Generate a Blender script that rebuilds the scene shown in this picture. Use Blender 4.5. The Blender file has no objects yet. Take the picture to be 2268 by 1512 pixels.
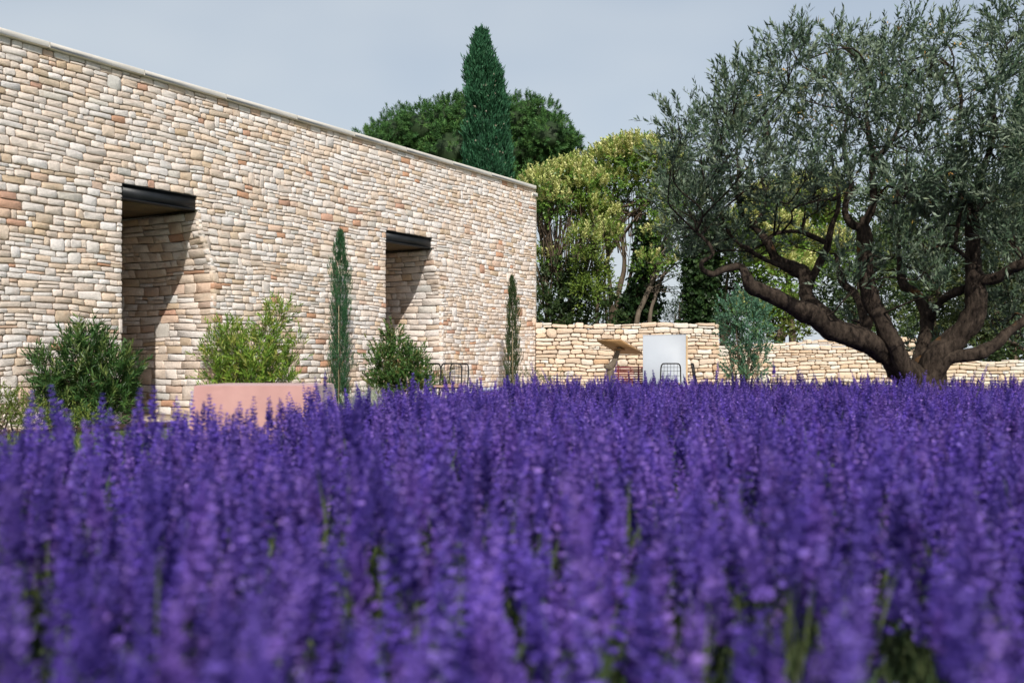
import bpy, math, random
import numpy as np
from mathutils import Vector, noise

random.seed(11)
rng = np.random.default_rng(11)
scene = bpy.context.scene
C = scene.collection

# ------------------------------------------------------------------ camera
F, HZ, CX, CH = 2205.0, 805.0, 1134.0, 0.9      # focal length / horizon / centre in photo pixels, eye height (m)
cam_d = bpy.data.cameras.new('camera')
cam_d.sensor_width = 36.0
cam_d.lens = 35.0
cam_d.shift_y = (HZ - 756.0) / 2268.0
cam_d.clip_start = 0.05
cam_d.clip_end = 4000
cam_d.dof.use_dof = True
cam_d.dof.focus_distance = 19.0
cam_d.dof.aperture_fstop = 2.6
cam = bpy.data.objects.new('camera', cam_d)
cam.location = (0, 0, CH)
cam.rotation_euler = (math.radians(90), 0, 0)
C.objects.link(cam)
scene.camera = cam

# ------------------------------------------------------------------ world and sun
SUN_EL = math.radians(40)
SUN_AZ = Vector((0.13, -0.99, 0)).normalized()       # horizontal direction towards the sun
world = bpy.data.worlds.new('World')
scene.world = world
world.use_nodes = True
nt = world.node_tree
nt.nodes.clear()
out = nt.nodes.new('ShaderNodeOutputWorld')
bg = nt.nodes.new('ShaderNodeBackground')
sky = nt.nodes.new('ShaderNodeTexSky')
sky.sky_type = 'NISHITA'
sky.sun_disc = False
sky.sun_elevation = SUN_EL
sky.sun_rotation = math.atan2(-SUN_AZ.x, SUN_AZ.y)
sky.air_density = 1.0
sky.dust_density = 2.0
sky.ozone_density = 1.0
tc = nt.nodes.new('ShaderNodeTexCoord')
mp = nt.nodes.new('ShaderNodeMapping'); mp.inputs['Scale'].default_value = (1.2, 1.2, 2.6); mp.inputs['Location'].default_value = (.35, .2, .1)
nz = nt.nodes.new('ShaderNodeTexNoise'); nz.inputs['Scale'].default_value = 1.7; nz.inputs['Detail'].default_value = 3; nz.inputs['Roughness'].default_value = 0.55
rp = nt.nodes.new('ShaderNodeValToRGB')
rp.color_ramp.elements[0].position = 0.45; rp.color_ramp.elements[0].color = (0.0, 0.0, 0.0, 1)
rp.color_ramp.elements[1].position = 0.70; rp.color_ramp.elements[1].color = (0.28, 0.28, 0.28, 1)
mx = nt.nodes.new('ShaderNodeMixRGB'); mx.inputs['Color2'].default_value = (5.45, 5.95, 6.4, 1)   # thin milky veil of cloud
nt.links.new(tc.outputs['Generated'], mp.inputs['Vector'])
nt.links.new(mp.outputs['Vector'], nz.inputs['Vector'])
nt.links.new(nz.outputs['Fac'], rp.inputs['Fac'])
sx = nt.nodes.new('ShaderNodeSeparateXYZ'); nt.links.new(tc.outputs['Generated'], sx.inputs['Vector'])
hz = nt.nodes.new('ShaderNodeMapRange'); hz.inputs['From Min'].default_value = 0.0; hz.inputs['From Max'].default_value = 0.75
hz.inputs['To Min'].default_value = 0.86; hz.inputs['To Max'].default_value = 0.12
nt.links.new(sx.outputs['Z'], hz.inputs['Value'])
ad = nt.nodes.new('ShaderNodeMath'); ad.operation = 'ADD'; ad.use_clamp = True
nt.links.new(hz.outputs['Result'], ad.inputs[0]); nt.links.new(rp.outputs['Color'], ad.inputs[1])
nt.links.new(ad.outputs[0], mx.inputs['Fac'])
nt.links.new(sky.outputs['Color'], mx.inputs['Color1'])
nt.links.new(mx.outputs['Color'], bg.inputs['Color'])
bg.inputs['Strength'].default_value = 0.12
nt.links.new(bg.outputs['Background'], out.inputs['Surface'])

sun_d = bpy.data.lights.new('sun', 'SUN')
sun_d.energy = 4.5
sun_d.angle = math.radians(0.6)
sun_d.color = (1.0, 0.95, 0.87)
sun = bpy.data.objects.new('sun', sun_d)
C.objects.link(sun)
tosun = Vector((SUN_AZ.x * math.cos(SUN_EL), SUN_AZ.y * math.cos(SUN_EL), math.sin(SUN_EL)))
sun.rotation_euler = tosun.to_track_quat('Z', 'Y').to_euler()
sun.location = (3, -20, 30)

scene.view_settings.view_transform = 'Standard'
scene.view_settings.look = 'None'
scene.view_settings.exposure = 0.0
scene.view_settings.gamma = 1.0
scene.view_settings.use_curve_mapping = False


# ------------------------------------------------------------------ helpers
def P(px, py, Y):
    return np.array([(px - CX) / F * Y, Y, CH + (HZ - py) / F * Y])


def lerp(a, b, t):
    return a + (b - a) * t


def norm(v):
    return v / (np.linalg.norm(v, axis=-1, keepdims=True) + 1e-9)


def tag(o, label=None, cat=None, group=None, kind=None):
    if label: o['label'] = label
    if cat: o['category'] = cat
    if group: o['group'] = group
    if kind: o['kind'] = kind
    return o


def link(o, parent=None):
    C.objects.link(o)
    if parent is not None:
        o.parent = parent
    return o


def empty(name, loc=(0, 0, 0), rz=0.0):
    o = bpy.data.objects.new(name, None)
    o.empty_display_size = 0.2
    o.location = loc
    o.rotation_euler = (0, 0, rz)
    C.objects.link(o)
    return o


def mesh_np(name, V, faces, mat, parent=None, col=None, smooth=False):
    """V (n,3); faces: array (m,k) of one k, or list of such arrays; col: per-vertex (n,3)."""
    if isinstance(faces, np.ndarray):
        faces = [faces]
    faces = [np.asarray(f, dtype=np.int32) for f in faces if len(f)]
    me = bpy.data.meshes.new(name)
    V = np.asarray(V, dtype=np.float32)
    me.vertices.add(len(V)); me.vertices.foreach_set('co', V.ravel())
    nl = sum(f.size for f in faces); npol = sum(len(f) for f in faces)
    me.loops.add(nl); me.polygons.add(npol)
    me.loops.foreach_set('vertex_index', np.concatenate([f.ravel() for f in faces]))
    starts, tot, acc = [], [], 0
    for f in faces:
        k = f.shape[1]
        starts.append(acc + np.arange(len(f)) * k); tot.append(np.full(len(f), k)); acc += f.size
    me.polygons.foreach_set('loop_start', np.concatenate(starts).astype(np.int32))
    me.polygons.foreach_set('loop_total', np.concatenate(tot).astype(np.int32))
    if smooth:
        me.polygons.foreach_set('use_smooth', np.ones(npol, dtype=bool))
    if col is not None:
        a = me.color_attributes.new('Col', 'FLOAT_COLOR', 'POINT')
        c4 = np.ones((len(V), 4), dtype=np.float32); c4[:, :3] = col
        a.data.foreach_set('color', c4.ravel())
    me.update(calc_edges=True)
    me.materials.append(mat)
    o = bpy.data.objects.new(name, me)
    link(o, parent)
    return o


class MB:
    """collects shapes into one mesh"""
    def __init__(s): s.v = []; s.q = []; s.t = []; s.n = 0

    def add(s, V, q=None, t=None):
        V = np.asarray(V, dtype=float)
        if q is not None and len(q): s.q.append(np.asarray(q, dtype=int) + s.n)
        if t is not None and len(t): s.t.append(np.asarray(t, dtype=int) + s.n)
        s.v.append(V); s.n += len(V)

    def box(s, c, size, rz=0.0, bevel=0.0, R=None):
        """box with chamfered edges"""
        hx, hy, hz = [x / 2 for x in size]
        b = min(bevel, hx * .45, hy * .45, hz * .45)
        if b <= 0:
            V = np.array([[x, y, z] for x in (-hx, hx) for y in (-hy, hy) for z in (-hz, hz)])
            Q = [[0, 1, 3, 2], [4, 6, 7, 5], [0, 4, 5, 1], [2, 3, 7, 6], [0, 2, 6, 4], [1, 5, 7, 3]]; T = []
        else:
            V = []; idx = {}
            for ix in (-1, 1):
                for iy in (-1, 1):
                    for iz in (-1, 1):
                        for ax in range(3):
                            h = [hx - b, hy - b, hz - b]; h[ax] += b
                            idx[(ix, iy, iz, ax)] = len(V); V.append([ix * h[0], iy * h[1], iz * h[2]])
            V = np.array(V); Q = []; T = []
            for ax in range(3):
                o1, o2 = [a for a in range(3) if a != ax]
                for sg in (-1, 1):
                    f = []
                    for (a, bb) in ((-1, -1), (1, -1), (1, 1), (-1, 1)):
                        k = [0, 0, 0]; k[ax] = sg; k[o1] = a; k[o2] = bb
                        f.append(idx[(k[0], k[1], k[2], ax)])
                    Q.append(f)
                for a in (-1, 1):
                    for bb in (-1, 1):
                        f = []
                        k = [0, 0, 0]; k[o1] = a; k[o2] = bb
                        for (e, axx) in ((-1, o1), (1, o1), (1, o2), (-1, o2)):
                            k[ax] = e; f.append(idx[(k[0], k[1], k[2], axx)])
                        Q.append(f)
            for ix in (-1, 1):
                for iy in (-1, 1):
                    for iz in (-1, 1):
                        T.append([idx[(ix, iy, iz, a)] for a in range(3)])
        if R is not None:
            V = V @ np.asarray(R).T
        if rz:
            cz, sz = math.cos(rz), math.sin(rz)
            V = V @ np.array([[cz, sz, 0], [-sz, cz, 0], [0, 0, 1]])
        s.add(V + np.asarray(c), Q, T)

    def tube(s, pts, rad, sides=8, cap=True, rough=0.0, rfreq=3.0, seed=0.0):
        pts = np.asarray(pts, dtype=float); n = len(pts)
        rad = np.broadcast_to(np.asarray(rad, dtype=float), (n,))
        tan = np.gradient(pts, axis=0); tan = norm(tan)
        up = np.array([0.13, 0.21, 0.97]) if abs(tan[0][2]) < .9 else np.array([0.95, 0.2, 0.1])
        u = norm(np.cross(tan[0], up)); V = []
        for i in range(n):
            u = norm(u - tan[i] * np.dot(u, tan[i])); w = np.cross(tan[i], u)
            for k in range(sides):
                a = 2 * math.pi * k / sides
                d = u * math.cos(a) + w * math.sin(a)
                r = rad[i]
                if rough:
                    q = pts[i] + d * r
                    r *= 1 + rough * noise.noise(Vector((q * rfreq + seed).tolist())) + rough * .6 * noise.noise(Vector((q * rfreq * 3.1 + seed).tolist()))
                V.append(pts[i] + d * r)
        Q = []
        for i in range(n - 1):
            for k in range(sides):
                k2 = (k + 1) % sides
                Q.append([i * sides + k, i * sides + k2, (i + 1) * sides + k2, (i + 1) * sides + k])
        T = []
        if cap:
            V.append(pts[0]); V.append(pts[-1]); b = n * sides
            for k in range(sides):
                k2 = (k + 1) % sides
                T.append([k2, k, b]); T.append([(n - 1) * sides + k, (n - 1) * sides + k2, b + 1])
        s.add(V, Q, T)

    def build(s, name, mat, parent=None, smooth=False, colv=None):
        V = np.concatenate(s.v); fs = []
        if s.q: fs.append(np.concatenate(s.q))
        if s.t: fs.append(np.concatenate(s.t))
        return mesh_np(name, V, fs, mat, parent, smooth=smooth, col=colv)


def spline(pts, sub=4):
    """Catmull-Rom through rows (any columns)"""
    p = np.asarray(pts, dtype=float); n = len(p); outp = []
    for i in range(n - 1):
        p0 = p[max(i - 1, 0)]; p1 = p[i]; p2 = p[i + 1]; p3 = p[min(i + 2, n - 1)]
        for k in range(sub):
            t = k / sub
            outp.append(.5 * ((2 * p1) + (-p0 + p2) * t + (2 * p0 - 5 * p1 + 4 * p2 - p3) * t * t + (-p0 + 3 * p1 - 3 * p2 + p3) * t ** 3))
    outp.append(p[-1])
    return np.array(outp)


# ------------------------------------------------------------------ materials
def nodes(name):
    m = bpy.data.materials.new(name); m.use_nodes = True
    t = m.node_tree; b = t.nodes['Principled BSDF']
    return m, t, b


def N(t, kind, **kw):
    n = t.nodes.new(kind)
    for k, v in kw.items():
        if k in n.inputs: n.inputs[k].default_value = v
        else: setattr(n, k, v)
    return n


def obj_coord(t):
    return N(t, 'ShaderNodeTexCoord').outputs['Object']


def mat_plain(name, col, rough=.6, metal=0.0, var=.25, scale=6.0, bump=.15, bscale=40.0, spec=.4):
    m, t, b = nodes(name)
    co = obj_coord(t)
    n1 = N(t, 'ShaderNodeTexNoise', Scale=scale, Detail=6.0, Roughness=.6); t.links.new(co, n1.inputs['Vector'])
    r = N(t, 'ShaderNodeMapRange'); r.inputs['From Min'].default_value = .25; r.inputs['From Max'].default_value = .75
    r.inputs['To Min'].default_value = 1 - var; r.inputs['To Max'].default_value = 1 + var
    t.links.new(n1.outputs['Fac'], r.inputs['Value'])
    mixn = N(t, 'ShaderNodeMixRGB', blend_type='MULTIPLY'); mixn.inputs['Fac'].default_value = 1
    mixn.inputs['Color1'].default_value = (*col, 1)
    t.links.new(r.outputs['Result'], mixn.inputs['Color2'])
    t.links.new(mixn.outputs['Color'], b.inputs['Base Color'])
    b.inputs['Roughness'].default_value = rough; b.inputs['Metallic'].default_value = metal
    b.inputs['Specular IOR Level'].default_value = spec
    if bump:
        n2 = N(t, 'ShaderNodeTexNoise', Scale=bscale, Detail=5.0); t.links.new(co, n2.inputs['Vector'])
        bp = N(t, 'ShaderNodeBump', Strength=bump, Distance=.02); t.links.new(n2.outputs['Fac'], bp.inputs['Height'])
        t.links.new(bp.outputs['Normal'], b.inputs['Normal'])
    return m


def mat_stone(name):
    m, t, b = nodes(name)
    at = N(t, 'ShaderNodeAttribute', attribute_name='Col')
    geo = N(t, 'ShaderNodeNewGeometry')
    n1 = N(t, 'ShaderNodeTexNoise', Scale=24.0, Detail=8.0, Roughness=.7); t.links.new(geo.outputs['Position'], n1.inputs['Vector'])
    r = N(t, 'ShaderNodeMapRange'); r.inputs['From Min'].default_value = .3; r.inputs['From Max'].default_value = .7
    r.inputs['To Min'].default_value = .84; r.inputs['To Max'].default_value = 1.12
    t.links.new(n1.outputs['Fac'], r.inputs['Value'])
    mu = N(t, 'ShaderNodeMixRGB', blend_type='MULTIPLY'); mu.inputs['Fac'].default_value = 1
    t.links.new(at.outputs['Color'], mu.inputs['Color1']); t.links.new(r.outputs['Result'], mu.inputs['Color2'])
    # iron stains with a shape of their own
    n3 = N(t, 'ShaderNodeTexNoise', Scale=5.0, Detail=4.0, Roughness=.6); t.links.new(geo.outputs['Position'], n3.inputs['Vector'])
    r3 = N(t, 'ShaderNodeMapRange'); r3.inputs['From Min'].default_value = .58; r3.inputs['From Max'].default_value = .78
    r3.inputs['To Min'].default_value = 0; r3.inputs['To Max'].default_value = .45
    t.links.new(n3.outputs['Fac'], r3.inputs['Value'])
    st = N(t, 'ShaderNodeMixRGB'); st.inputs['Color2'].default_value = (.50, .29, .16, 1)
    t.links.new(r3.outputs['Result'], st.inputs['Fac']); t.links.new(mu.outputs['Color'], st.inputs['Color1'])
    t.links.new(st.outputs['Color'], b.inputs['Base Color'])
    b.inputs['Roughness'].default_value = .95; b.inputs['Specular IOR Level'].default_value = .15
    n2 = N(t, 'ShaderNodeTexNoise', Scale=48.0, Detail=9.0, Roughness=.75); t.links.new(geo.outputs['Position'], n2.inputs['Vector'])
    bp = N(t, 'ShaderNodeBump', Strength=.8, Distance=.022); t.links.new(n2.outputs['Fac'], bp.inputs['Height'])
    t.links.new(bp.outputs['Normal'], b.inputs['Normal'])
    return m


def mat_leaf(name, rough=.5, trans=.22, spec=.35, var=.18):
    m, t, b = nodes(name)
    at = N(t, 'ShaderNodeAttribute', attribute_name='Col')
    geo = N(t, 'ShaderNodeNewGeometry')
    n1 = N(t, 'ShaderNodeTexNoise', Scale=2.5, Detail=4.0); t.links.new(geo.outputs['Position'], n1.inputs['Vector'])
    r = N(t, 'ShaderNodeMapRange'); r.inputs['From Min'].default_value = .3; r.inputs['From Max'].default_value = .7
    r.inputs['To Min'].default_value = 1 - var; r.inputs['To Max'].default_value = 1 + var
    t.links.new(n1.outputs['Fac'], r.inputs['Value'])
    mu = N(t, 'ShaderNodeMixRGB', blend_type='MULTIPLY'); mu.inputs['Fac'].default_value = 1
    t.links.new(at.outputs['Color'], mu.inputs['Color1']); t.links.new(r.outputs['Result'], mu.inputs['Color2'])
    t.links.new(mu.outputs['Color'], b.inputs['Base Color'])
    b.inputs['Roughness'].default_value = rough; b.inputs['Specular IOR Level'].default_value = spec
    tr = N(t, 'ShaderNodeBsdfTranslucent'); t.links.new(mu.outputs['Color'], tr.inputs['Color'])
    ms = N(t, 'ShaderNodeMixShader'); ms.inputs['Fac'].default_value = trans
    t.links.new(b.outputs['BSDF'], ms.inputs[1]); t.links.new(tr.outputs['BSDF'], ms.inputs[2])
    t.links.new(ms.outputs['Shader'], t.nodes['Material Output'].inputs['Surface'])
    return m


def mat_bark(name, c1, c2, scale=9.0, bump=.9, lichen=None, stretch=.35):
    m, t, b = nodes(name)
    co = N(t, 'ShaderNodeNewGeometry').outputs['Position']
    mp_ = N(t, 'ShaderNodeMapping'); mp_.inputs['Scale'].default_value = (1, 1, stretch); t.links.new(co, mp_.inputs['Vector'])
    n1 = N(t, 'ShaderNodeTexNoise', Scale=scale, Detail=8.0, Roughness=.7); t.links.new(mp_.outputs['Vector'], n1.inputs['Vector'])
    cr = N(t, 'ShaderNodeValToRGB')
    cr.color_ramp.elements[0].position = .32; cr.color_ramp.elements[0].color = (*c1, 1)
    cr.color_ramp.elements[1].position = .68; cr.color_ramp.elements[1].color = (*c2, 1)
    t.links.new(n1.outputs['Fac'], cr.inputs['Fac'])
    colr = cr.outputs['Color']
    if lichen:
        n3 = N(t, 'ShaderNodeTexNoise', Scale=3.2, Detail=4.0); t.links.new(co, n3.inputs['Vector'])
        r3 = N(t, 'ShaderNodeMapRange'); r3.inputs['From Min'].default_value = .655; r3.inputs['From Max'].default_value = .73
        r3.inputs['To Max'].default_value = .8
        t.links.new(n3.outputs['Fac'], r3.inputs['Value'])
        mx_ = N(t, 'ShaderNodeMixRGB'); mx_.inputs['Color2'].default_value = (*lichen, 1)
        t.links.new(r3.outputs['Result'], mx_.inputs['Fac']); t.links.new(colr, mx_.inputs['Color1']); colr = mx_.outputs['Color']
    t.links.new(colr, b.inputs['Base Color'])
    b.inputs['Roughness'].default_value = .95; b.inputs['Specular IOR Level'].default_value = .1
    bp = N(t, 'ShaderNodeBump', Strength=bump, Distance=.03); t.links.new(n1.outputs['Fac'], bp.inputs['Height'])
    t.links.new(bp.outputs['Normal'], b.inputs['Normal'])
    return m


def mat_ground(name, cols, s1, s2, bump=.4):
    m, t, b = nodes(name)
    co = N(t, 'ShaderNodeNewGeometry').outputs['Position']
    n1 = N(t, 'ShaderNodeTexNoise', Scale=s1, Detail=8.0, Roughness=.7); t.links.new(co, n1.inputs['Vector'])
    n2 = N(t, 'ShaderNodeTexNoise', Scale=s2, Detail=5.0, Roughness=.6); t.links.new(co, n2.inputs['Vector'])
    ad = N(t, 'ShaderNodeMath', operation='ADD'); t.links.new(n1.outputs['Fac'], ad.inputs[0]); t.links.new(n2.outputs['Fac'], ad.inputs[1])
    hf = N(t, 'ShaderNodeMath', operation='MULTIPLY'); hf.inputs[1].default_value = .5; t.links.new(ad.outputs[0], hf.inputs[0])
    cr = N(t, 'ShaderNodeValToRGB'); el = cr.color_ramp.elements
    el[0].position = .36; el[0].color = (*cols[0], 1); el[1].position = .64; el[1].color = (*cols[-1], 1)
    if len(cols) == 3:
        e = el.new(.5); e.color = (*cols[1], 1)
    t.links.new(hf.outputs[0], cr.inputs['Fac']); t.links.new(cr.outputs['Color'], b.inputs['Base Color'])
    b.inputs['Roughness'].default_value = .95; b.inputs['Specular IOR Level'].default_value = .1
    bp = N(t, 'ShaderNodeBump', Strength=bump, Distance=.05); t.links.new(n2.outputs['Fac'], bp.inputs['Height'])
    t.links.new(bp.outputs['Normal'], b.inputs['Normal'])
    return m


M = {}
M['stone'] = mat_stone('limestone rubble')
M['core'] = mat_plain('wall core mortar', (.40, .32, .25), .95, var=.3, scale=20, bump=.5)
M['cope'] = mat_plain('dressed coping stone', (.76, .715, .64), .85, var=.10, scale=3, bump=.15, bscale=60)
M['steel'] = mat_plain('blackened steel', (.018, .020, .023), .45, metal=.3, var=.35, scale=5, bump=.08, bscale=25)
M['soffit'] = mat_plain('timber soffit', (.11, .08, .045), .8, var=.25, scale=4)
M['plaster'] = mat_plain('lime plaster', (.50, .43, .34), .9, var=.12, scale=3)
M['lawn'] = mat_ground('lawn ground', ((.050, .085, .028), (.09, .13, .04), (.17, .16, .08)), 1.6, 22.0)
M['soil'] = mat_ground('soil under lavender', ((.045, .040, .030), (.085, .075, .05)), 3.0, 30.0)
M['gravel'] = mat_ground('pinkish gravel mulch', ((.30, .22, .17), (.52, .42, .34), (.64, .55, .47)), 14.0, 60.0, .8)
M['pebble'] = mat_stone('pebbles')
M['edging'] = mat_plain('rusted steel edging', (.060, .035, .022), .8, var=.4, scale=12)
M['leaf'] = mat_leaf('leaf glossy', .42, .22, .4)
M['leaf_soft'] = mat_leaf('leaf soft', .6, .2, .25)
M['needle'] = mat_leaf('needles', .6, .10, .2, .25)
M['olive_leaf'] = mat_leaf('olive leaf', .5, .15, .35)
M['floret'] = mat_leaf('lavender floret', .75, .22, .1, .25)
M['olive_bark'] = mat_bark('olive bark', (.006, .0045, .004), (.085, .064, .049), 22.0, 1.0, lichen=(.26, .12, .03))
M['bark'] = mat_bark('brown bark', (.05, .036, .025), (.17, .13, .095), 8.0, .8)
M['bark_pale'] = mat_bark('pale bark', (.07, .055, .042), (.22, .18, .14), 8.0, .6)
M['cane'] = mat_plain('bamboo cane', (.42, .33, .20), .6, var=.15)
M['pink'] = None
M['black_metal'] = mat_plain('black painted metal', (.014, .014, .016), .42, metal=.2, var=.3, bump=0)
M['white'] = mat_plain('white painted board', (.385, .42, .47), .55, var=.04, scale=2, bump=.05)
M['pine_wood'] = mat_plain('pale pine edge', (.52, .37, .22), .7, var=.2, scale=9)
M['oak'] = None
M['burgundy'] = mat_plain('burgundy paint', (.16, .022, .032), .5, var=.2, scale=8, bump=.1)
M['peach'] = mat_plain('peach fabric', (.62, .34, .22), .9, var=.1, scale=5)
M['seat'] = mat_plain('terracotta cushion', (.36, .22, .17), .9, var=.12)


def mat_cloth():
    m, t, b = nodes('pink linen')
    co = obj_coord(t)
    n1 = N(t, 'ShaderNodeTexNoise', Scale=3.0, Detail=5.0); t.links.new(co, n1.inputs['Vector'])
    cr = N(t, 'ShaderNodeValToRGB')
    cr.color_ramp.elements[0].position = .3; cr.color_ramp.elements[0].color = (.435, .23, .215, 1)
    cr.color_ramp.elements[1].position = .7; cr.color_ramp.elements[1].color = (.505, .285, .262, 1)
    t.links.new(n1.outputs['Fac'], cr.inputs['Fac']); t.links.new(cr.outputs['Color'], b.inputs['Base Color'])
    b.inputs['Roughness'].default_value = .85; b.inputs['Sheen Weight'].default_value = .3
    n2 = N(t, 'ShaderNodeTexNoise', Scale=9.0, Detail=4.0, Distortion=.6); t.links.new(co, n2.inputs['Vector'])
    bp = N(t, 'ShaderNodeBump', Strength=.18, Distance=.03); t.links.new(n2.outputs['Fac'], bp.inputs['Height'])
    t.links.new(bp.outputs['Normal'], b.inputs['Normal'])
    return m


def mat_wood(name, c1, c2, sc=(1.5, 14, 14)):
    m, t, b = nodes(name)
    co = obj_coord(t)
    mp_ = N(t, 'ShaderNodeMapping'); mp_.inputs['Scale'].default_value = sc; t.links.new(co, mp_.inputs['Vector'])
    n1 = N(t, 'ShaderNodeTexNoise', Scale=3.0, Detail=6.0, Distortion=.8); t.links.new(mp_.outputs['Vector'], n1.inputs['Vector'])
    cr = N(t, 'ShaderNodeValToRGB')
    cr.color_ramp.elements[0].position = .3; cr.color_ramp.elements[0].color = (*c1, 1)
    cr.color_ramp.elements[1].position = .7; cr.color_ramp.elements[1].color = (*c2, 1)
    t.links.new(n1.outputs['Fac'], cr.inputs['Fac']); t.links.new(cr.outputs['Color'], b.inputs['Base Color'])
    b.inputs['Roughness'].default_value = .65
    return m


M['pink'] = mat_cloth()
M['oak'] = mat_wood('oak board', (.26, .14, .055), (.42, .25, .11))

# ------------------------------------------------------------------ geometry of the house wall
VPX, KW = 2520.0, 33900.0                       # vanishing point of the facade, its depth constant
Dv = np.array([(VPX - CX) / F, 1, 0]); Dv /= np.linalg.norm(Dv)      # along the facade
Nv = np.array([Dv[1], -Dv[0], 0])                                    # out of the facade, towards the garden
def wall_Y(px): return KW / (VPX - px)
O0 = P(0, HZ, wall_Y(0)); O0[2] = 0
def wall_s(px): return (wall_Y(px) - wall_Y(0)) / Dv[1]
def WP(s, z, o=0.0): return O0 + Dv * s + Nv * o + np.array([0, 0, z])

S0, S1 = -2.6, wall_s(1187)
TOP = 5.33
LB, LT = 3.40, 3.63                              # lintel bottom / top
OPEN = [(wall_s(271), wall_s(436)), (wall_s(855), wall_s(957))]
REC = 2.5                                        # depth of the recesses


def jamb_shift(z):
    """the far jamb leans: the opening is wider at the foot"""
    t = min(max((LB - z) / 1.15, 0), 1)
    return .33 * (t * t * (3 - 2 * t))


# ------------------------------------------------------------------ stone packing
def pack(length, height, obstacles, rnd, w=(.15, .48), h=(.075, .19), z0=0.0):
    """coursed rubble: uneven courses, staggered joints, split and through stones"""
    cs = [z0]
    tops = sorted(set([o[2] for o in obstacles] + [height]))
    while cs[-1] < height - .001:
        z = cs[-1]; hc = rnd.triangular(h[0], h[1], h[0] + (h[1] - h[0]) * .45)
        nt_ = min(t for t in tops if t > z + .001)
        if z + hc > nt_ - h[0] * .9:
            hc = nt_ - z if nt_ - z < h[1] * 1.15 else (nt_ - z) / 2
        cs.append(z + hc)
    res = []; reserved = [[] for _ in range(len(cs) + 2)]; prevj = []
    for ci in range(len(cs) - 1):
        z, zt = cs[ci], cs[ci + 1]; hc = zt - z
        cut = sorted([(a, b) for a, b, t in obstacles if z < t - .002] + reserved[ci])
        free = []; x = 0.0
        for a, b in cut:
            if a > x + .01: free.append((x, a))
            x = max(x, b)
        if x < length - .01: free.append((x, length))
        joints = []
        for a, b in free:
            x = a
            while x < b - .001:
                ww = rnd.triangular(w[0], w[1], w[0] + (w[1] - w[0]) * .4) * (.75 + .35 * hc / (sum(h) / 2))
                if rnd.random() < .10: ww *= 1.4
                if rnd.random() < .12: ww *= .6
                for jn in prevj:
                    if abs(x + ww - jn) < .035: ww += .06; break
                if b - x - ww < w[0] * .7: ww = b - x
                r = rnd.random()
                can_tall = ci + 2 < len(cs) and not any(z < t - .002 < cs[ci + 2] - .004 for _, _, t in obstacles) and not any(q0 < x + ww and q1 > x for q0, q1 in reserved[ci + 1])
                if r < .035 and can_tall and ww < w[1] * .9:
                    if not any(aa < x + ww and bb > x and zt < t - .002 for aa, bb, t in obstacles):
                        reserved[ci + 1].append((x, x + ww)); res.append((x, z, ww, cs[ci + 2] - z))
                    else: res.append((x, z, ww, hc))
                elif r < .27 and hc > h[0] * 1.55:
                    f = rnd.uniform(.36, .64)
                    for (zz, hh) in ((z, hc * f), (z + hc * f, hc * (1 - f))):
                        if ww > .24 and rnd.random() < .55:
                            q = rnd.uniform(.35, .65); res.append((x, zz, ww * q, hh)); res.append((x + ww * q, zz, ww * (1 - q), hh))
                        else: res.append((x, zz, ww, hh))
                else: res.append((x, z, ww, hc))
                x += ww; joints.append(x)
        prevj = joints
    return res


PAL = [((.825, .76, .715), .40), ((.75, .615, .505), .22), ((.795, .69, .61), .26), ((.65, .515, .385), .055), ((.69, .51, .40), .04), ((.60, .36, .25), .022), ((.67, .635, .59), .03)]
PAL_G = [((.73, .585, .45), .40), ((.76, .65, .53), .28), ((.67, .515, .375), .17), ((.77, .705, .615), .13), ((.58, .41, .28), .02)]


def pick_col(pal, rnd):
    r = rnd.random() * sum(p[1] for p in pal)
    for c, w_ in pal:
        r -= w_
        if r <= 0: break
    k = rnd.uniform(.90, 1.09); h_ = rnd.uniform(-.02, .02)
    return np.array([c[0] * k + h_, c[1] * k, c[2] * k - h_])


STONE_Q = []
for r_ in range(2):
    for k_ in range(10):
        STONE_Q.append([r_ * 10 + k_, r_ * 10 + (k_ + 1) % 10, (r_ + 1) * 10 + (k_ + 1) % 10, (r_ + 1) * 10 + k_])
STONE_Q = np.array(STONE_Q)
STONE_T = np.array([[20 + k_, 20 + (k_ + 1) % 10, 30] for k_ in range(10)])


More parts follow.
